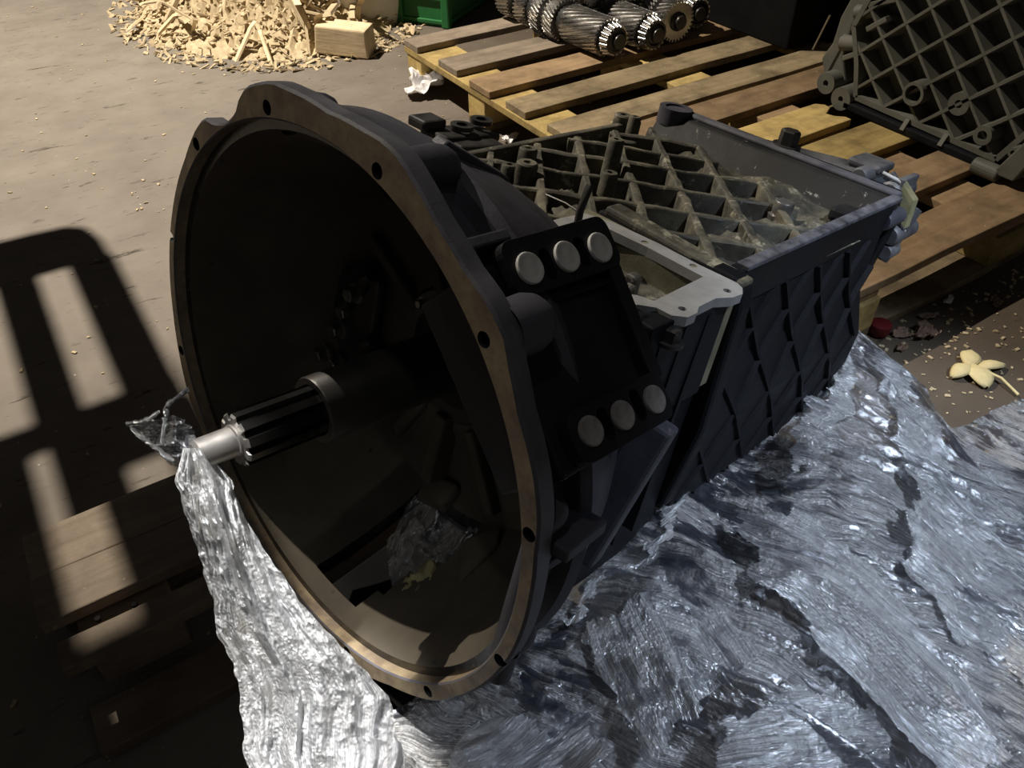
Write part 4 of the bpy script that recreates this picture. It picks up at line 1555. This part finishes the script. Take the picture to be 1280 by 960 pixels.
scrap(1126, 437, (0.035, 0.02), 0.012, M['brown_leaf'], 12, 'small twisted scrap below the torn scrap', 'dry_scrap', 0.2)
scrap(1185, 377, (0.045, 0.016), 0.008, M['paper'], 14, 'thin white paper strip on the floor under the pallet edge', 'paper_strip', 0.3)
scrap(1245, 380, (0.05, 0.02), 0.01, M['brown_leaf'], 17, 'long brown leaf at the edge of the pallet shadow', 'dry_leaf', 0.5)
scrap(638, 177, (0.07, 0.04), 0.018, M['paper'], 21, 'torn white paper scrap behind the ribbed top of the gearbox', 'paper_scrap', 0.3)
scrap(510, 43, (0.08, 0.06), 0.03, M['chip'], 23, 'pale wood chunk on the floor between heap and pallet', 'wood_chunk', 0.3)
m = MB()
m.lathe([(0, 0.014), (0.01, 0.022), (0.03, 0.022), (0.032, 0.012)], (0, 0, 0), (0, 0, 1), 18)
o = m.build('red_cap', M['red'], None, 40)
q = at(1097, 418, 0.0)
o.location = (q[0], q[1], 0.0)
tag(o, 'dark red plastic cap on the floor at the tip of the wrap', 'cap')
m = MB()                                     # fine litter
for k in range(1500):
    if k < 900:
        x, y = rnd.uniform(-0.8, 3.2), rnd.uniform(0.3, 4.8)
    else:
        x, y = rnd.gauss(1.75, 0.35), rnd.gauss(0.55, 0.14)
    R_ = Matrix.Rotation(rnd.uniform(0, 6.3), 3, 'Z') @ Matrix.Rotation(rnd.uniform(-0.3, 0.3), 3, 'X')
    s_ = rnd.choice((0.4, 0.6, 0.8, 1.2))
    m.box((x, y, 0.0015), (0.009 * s_, 0.005 * s_, 0.0025 * s_), R_)
lt = m.build('floor_litter', M['sawdust'])
tag(lt, 'tiny pale chips scattered over the floor', 'litter', None, 'stuff')

# ------------------------------------------------------------------ stretch wrap


def grid_mesh(name, P, uv, mat, mask=None):
    """P (n, m, 3)"""
    n_, m_ = P.shape[:2]
    idx = np.arange(n_ * m_).reshape(n_, m_)
    f = np.stack([idx[:-1, :-1], idx[1:, :-1], idx[1:, 1:], idx[:-1, 1:]], -1)
    if mask is not None:
        ok = mask[:-1, :-1] & mask[1:, :-1] & mask[1:, 1:] & mask[:-1, 1:]
        f = f[ok]
    f = f.reshape(-1, 4)
    used = np.unique(f)
    rm = np.full(n_ * m_, -1)
    rm[used] = np.arange(len(used))
    f = rm[f]
    co_ = P.reshape(-1, 3)[used]
    me = bpy.data.meshes.new(name)
    me.vertices.add(len(co_))
    me.vertices.foreach_set('co', co_.astype(np.float32).ravel())
    me.loops.add(f.size)
    me.loops.foreach_set('vertex_index', f.astype(np.int32).ravel())
    me.polygons.add(len(f))
    me.polygons.foreach_set('loop_start', np.arange(0, f.size, 4, dtype=np.int32))
    me.update(calc_edges=True)
    lay = me.uv_layers.new(name='UVMap')
    lay.data.foreach_set('uv', uv.reshape(-1, 2)[used][f.ravel()].astype(np.float32).ravel())
    me.materials.append(mat)
    me.shade_smooth()
    me.validate()
    return me


CTRL = [(430, 990, .29), (500, 905, .29), (560, 900, .275), (640, 850, .27), (690, 780, .265), (750, 700, .27), (840, 620, .265), (900, 570, .24), (980, 530, .25), (1035, 465, .27), (1068, 412, .27),
        (620, 930, .29), (720, 850, .30), (850, 760, .33), (950, 680, .30), (1050, 600, .30), (1100, 520, .24), (1085, 450, .25), (1112, 455, .17), (1150, 480, .10), (1185, 535, .06), (1230, 540, .05), (1290, 515, .03), (1200, 620, .2), (1290, 640, .10), (1150, 700, .26), (1290, 760, .2), (1000, 800, .34), (1150, 850, .28), (1290, 900, .22), (600, 1000, .29), (800, 1000, .31), (1000, 1000, .31), (1200, 1010, .25), (1350, 1010, .2)]
OUTL = [(380, 1100), (430, 930), (480, 880), (540, 850), (600, 820), (640, 780), (700, 690), (780, 640), (840, 560), (920, 500), (990, 460), (1030, 420), (1066, 402), (1078, 418), (1096, 432), (1118, 448), (1140, 470), (1160, 490), (1174, 512), (1190, 535), (1215, 522), (1250, 505), (1300, 492), (1400, 480), (1500, 1100)]
cp = np.array([list(at(a, b, z)) for a, b, z in CTRL])


def poly_in(pts, poly):
    x, y = pts[..., 0], pts[..., 1]
    c = np.zeros(x.shape, bool)
    n_ = len(poly)
    for i in range(n_):
        (x0, y0), (x1, y1) = poly[i], poly[(i + 1) % n_]
        if y0 == y1:
            continue
        c ^= ((y0 > y) != (y1 > y)) & (x < (x1 - x0) * (y - y0) / (y1 - y0) + x0)
    return c


def base_z(X, Y):
    d2 = (X[..., None] - cp[:, 0]) ** 2 + (Y[..., None] - cp[:, 1]) ** 2
    w_ = np.exp(-d2 / (2 * 0.075 ** 2)) + 1e-5 / (d2 + 1e-3)
    return (w_ * cp[:, 2]).sum(-1) / w_.sum(-1)


def folds(X, Y, seed, ang, amp=1.0, warp=0.6):
    """pleats pulled along a direction, crossed by irregular crumpling"""
    wx = 0.05 * warp * vnoise(X * 5, Y * 5, seed) + 0.012 * warp * vnoise(X * 22, Y * 22, seed + 5)
    wy = 0.05 * warp * vnoise(X * 5 + 40, Y * 5, seed + 1) + 0.012 * warp * vnoise(X * 22, Y * 22 + 9, seed + 6)
    A = (X + wx) * math.cos(ang) + (Y + wy) * math.sin(ang)
    B = -(X + wx) * math.sin(ang) + (Y + wy) * math.cos(ang)
    z = 0.028 * ridged(A * 2.5, B * 6, seed + 2) + 0.013 * ridged(A * 4.5, B * 15, seed + 3)
    z += 0.0045 * ridged(A * 13, B * 34, seed + 4) * (0.5 + 0.5 * vnoise(X * 6, Y * 6, seed + 8))
    z += 0.0020 * ridged(A * 30, B * 90, seed + 7) + 0.0014 * ridged(A * 60, B * 150, seed + 9)
    return z * amp, A, B


wrap = empty('stretch_wrap', (0.9, 0.3, 0))
tag(wrap, 'crumpled clear stretch wrap heaped along the right side of the big gearbox', 'plastic wrap')
gx = np.arange(-0.12, 1.80, 0.0036)
gy = np.arange(-0.32, 0.80, 0.0036)
X, Y = np.meshgrid(gx, gy, indexing='ij')
Zb = base_z(X, Y)
fz, A_, B_ = folds(X, Y, 11, -1.15)
Z = np.maximum(Zb + fz * np.clip(Zb / 0.12, 0.25, 1), 0.004)
ok = poly_in(to_px(np.stack([X, Y, Zb], -1)), OUTL)
P_ = np.stack([X, Y, Z], -1) - np.array(wrap.location)
link('wrap_sheet', grid_mesh('wrap_sheet', P_, np.stack([A_, B_], -1), M['film'], ok), wrap)


def overlay(name, poly, ang, lift, seed, mat, amp=1.0, step=0.003):
    """a gathered layer of wrap lying on the main sheet, with ragged edges"""
    pc = np.array([at(a, b, .31)[:2] for a, b in poly])
    lo, hi = pc.min(0) - 0.05, pc.max(0) + 0.05
    X, Y = np.meshgrid(np.arange(lo[0], hi[0], step), np.arange(lo[1], hi[1], step), indexing='ij')
    zb = base_z(X, Y)
    f_, A, B = folds(X, Y, seed, ang, amp, 0.3)
    rag = np.stack([8 * vnoise(X * 60, Y * 60, seed + 20) + 14 * vnoise(X * 22, Y * 22, seed + 22), 8 * vnoise(X * 60 + 7, Y * 60, seed + 21) + 14 * vnoise(X * 22 + 3, Y * 22, seed + 23)], -1)
    ok_ = poly_in(to_px(np.stack([X, Y, zb + lift], -1)) + rag, poly)
    z = np.maximum(zb + lift + f_, 0.006)
    me = grid_mesh(name, np.stack([X, Y, z], -1) - np.array(wrap.location), np.stack([A, B], -1), mat, ok_)
    return link(name, me, wrap)


# directions are world angles of the pull
overlay('wrap_bundle', [(735, 775), (800, 740), (870, 695), (905, 740), (945, 830), (880, 890), (800, 955), (770, 900)], -1.85, 0.022, 31, M['film_dense'], 0.8)
overlay('wrap_bundle', [(1085, 440), (1110, 520), (1150, 610), (1120, 700), (1180, 760), (1300, 900), (1300, 700), (1220, 600), (1170, 520), (1120, 455)], -1.35, 0.02, 37, M['film_dense'], 0.9)
overlay('wrap_bundle', [(930, 650), (1000, 640), (1080, 700), (1180, 830), (1260, 960), (1180, 990), (1080, 860), (1000, 780), (930, 720)], -1.3, 0.03, 41, M['film_dense'], 0.8)
overlay('wrap_bundle', [(690, 775), (730, 740), (800, 690), (850, 610), (870, 605), (830, 690), (760, 735), (710, 775)], 0.35, 0.025, 43, M['film_dense'], 0.5)
overlay('wrap_bundle', [(590, 900), (700, 870), (760, 890), (740, 970), (640, 1010), (540, 990)], 0.1, 0.02, 47, M['film_dense'], 0.8)
overlay('wrap_bundle', [(995, 540), (1030, 480), (1070, 430), (1085, 470), (1050, 540), (1030, 600), (985, 610)], -1.2, 0.02, 53, M['film_dense'], 0.7)
overlay('wrap_bundle', [(900, 900), (1000, 860), (1100, 900), (1150, 1000), (980, 1020), (880, 980)], -0.4, 0.02, 59, M['film_dense'], 0.8)

# hank of wrap hanging from the shaft end over the lower left of the flange
hank = empty('stretch_wrap', at_depth(300, 760, 0.73))
tag(hank, 'bright white hank of stretch wrap hanging from the shaft end over the flange', 'plastic wrap')
ROWS = [(560, 226, 258, .672), (600, 220, 288, .682), (640, 230, 303, .690), (690, 250, 330, .705), (740, 262, 368, .72), (790, 270, 410, .735), (830, 292, 448, .745), (870, 300, 486, .75), (920, 300, 500, .75), (960, 312, 505, .745), (1010, 320, 510, .735)]
ra = np.array(ROWS, float)
v = np.linspace(0, 1, 330)
vy = 560 + v * 450
lp, rp, dp = (np.interp(vy, ra[:, 0], ra[:, i]) for i in (1, 2, 3))
u = np.linspace(0, 1, 150)
U, Vv_ = np.meshgrid(u, v, indexing='ij')
edge = 4 * vnoise(Vv_ * 40, U * 0 + 1.5, 71) + 6 * vnoise(Vv_ * 14, U * 0 + 3.5, 72)
PX = lp + (rp - lp) * U + edge * (1 - 2 * U) * 0.8
PY = vy + 0 * U
S_, T_ = U * 0.16 * (0.35 + 0.65 * Vv_), Vv_ * 0.36
wS = S_ + 0.004 * vnoise(T_ * 16, S_ * 50, 73)
fd = 0.016 * ridged(T_ * 3, wS * 36, 74) + 0.008 * ridged(T_ * 7, wS * 90, 75) + 0.0022 * ridged(T_ * 30, wS * 170, 76) + 0.0016 * ridged(T_ * 60, wS * 220, 77)
D = dp - 0.020 * np.sin(np.pi * U) - fd
R3 = CP + (CR * ((PX - 640) / FPX)[..., None] + CD * ((PY - 480) / FPX)[..., None] + CF) * D[..., None]
link('wrap_sheet', grid_mesh('wrap_sheet', R3 - np.array(hank.location), np.stack([T_, wS], -1), M['film_hank']), hank)
# loose flap and twisted tail to the left of the shaft end
FLAP = [(160, 534), (178, 526), (205, 520), (225, 522), (243, 532), (248, 556), (226, 588), (206, 575), (185, 556)]
n_ = 60
uu, vv = np.meshgrid(np.linspace(0, 1, n_), np.linspace(0, 1, n_), indexing='ij')
px0 = 155 + uu * 100
py0 = 512 + vv * 82
ok = poly_in(np.stack([px0 + 3 * vnoise(uu * 14, vv * 14, 81), py0 + 3 * vnoise(uu * 14, vv * 14, 82)], -1), FLAP)
dd = 0.69 + 0.02 * (1 - uu) - 0.018 * ridged(uu * 4, vv * 3, 83) - 0.006 * ridged(uu * 13, vv * 12, 84) - 0.003 * ridged(uu * 30, vv * 30, 85)
R3 = CP + (CR * ((px0 - 640) / FPX)[..., None] + CD * ((py0 - 480) / FPX)[..., None] + CF) * dd[..., None]
link('wrap_flap', grid_mesh('wrap_flap', R3 - np.array(hank.location), np.stack([uu * 0.07, vv * 0.06], -1), M['film'], ok), hank)
for pts in ([(203, 555), (205, 530), (207, 512), (215, 500), (228, 492), (236, 486)], [(162, 533), (180, 548), (196, 560), (222, 580)], [(160, 530), (180, 526), (204, 512)]):
    m = MB()
    cen = [Vector(at_depth(a + rnd.uniform(-1, 1), b, 0.675)) - hank.location for a, b in pts]
    fine = []
    for i in range(len(cen) - 1):
        for k in range(6):
            fine.append(cen[i].lerp(cen[i + 1], k / 6) + Vector((rnd.uniform(-1, 1), rnd.uniform(-1, 1), rnd.uniform(-1, 1))) * 0.0008)
    m.tube(fine, [0.0012 + 0.0016 * rnd.random() for _ in fine], 7)
    me = m.mesh('wrap_twist', M['film_dense'], 60)
    me.uv_layers.new(name='UVMap')
    link('wrap_twist', me, hank)

# film bunched below the inspection window and the olive rag caught in it
inner = empty('stretch_wrap', tuple(G_O + AX * 0.15 + UX * -0.26 + RX * 0.03))
tag(inner, 'glossy piece of stretch wrap seen through the opening inside the bell housing', 'plastic wrap')
uu, vv = np.meshgrid(np.linspace(0, 1, 90), np.linspace(0, 1, 90), indexing='ij')
hh = 0.022 * ridged(uu * 2.5, vv * 4, 91) + 0.008 * ridged(uu * 9, vv * 16, 92) + 0.004 * ridged(uu * 30, vv * 40, 93)
ga, gr_ = 0.03 + uu * 0.17, -0.07 + vv * 0.20
gu = -0.285 + hh + 0.085 * np.clip((uu - 0.45) * 1.8, 0, 1)
W3 = np.array(G_O) + ga[..., None] * np.array(AX) + gr_[..., None] * np.array(RX) + gu[..., None] * np.array(UX)
okw = ((uu - 0.75) / 0.32) ** 2 + ((vv - 0.55) / 0.36) ** 2 < 1 + 0.25 * vnoise(uu * 9, vv * 9, 95)
link('wrap_sheet', grid_mesh('wrap_sheet', W3 - np.array(inner.location), np.stack([uu * 0.17, vv * 0.2], -1), M['film'], okw), inner)
o = crumple('rag', M['rag'], (0.052, 0.045), 0.016, 2, 16)
o.location = G_O + AX * 0.10 + RX * 0.075 + UX * -0.232
o.rotation_euler = (0.1, -0.2, 0.6)
tag(o, 'small olive rag lying in the opening inside the bell housing', 'rag')
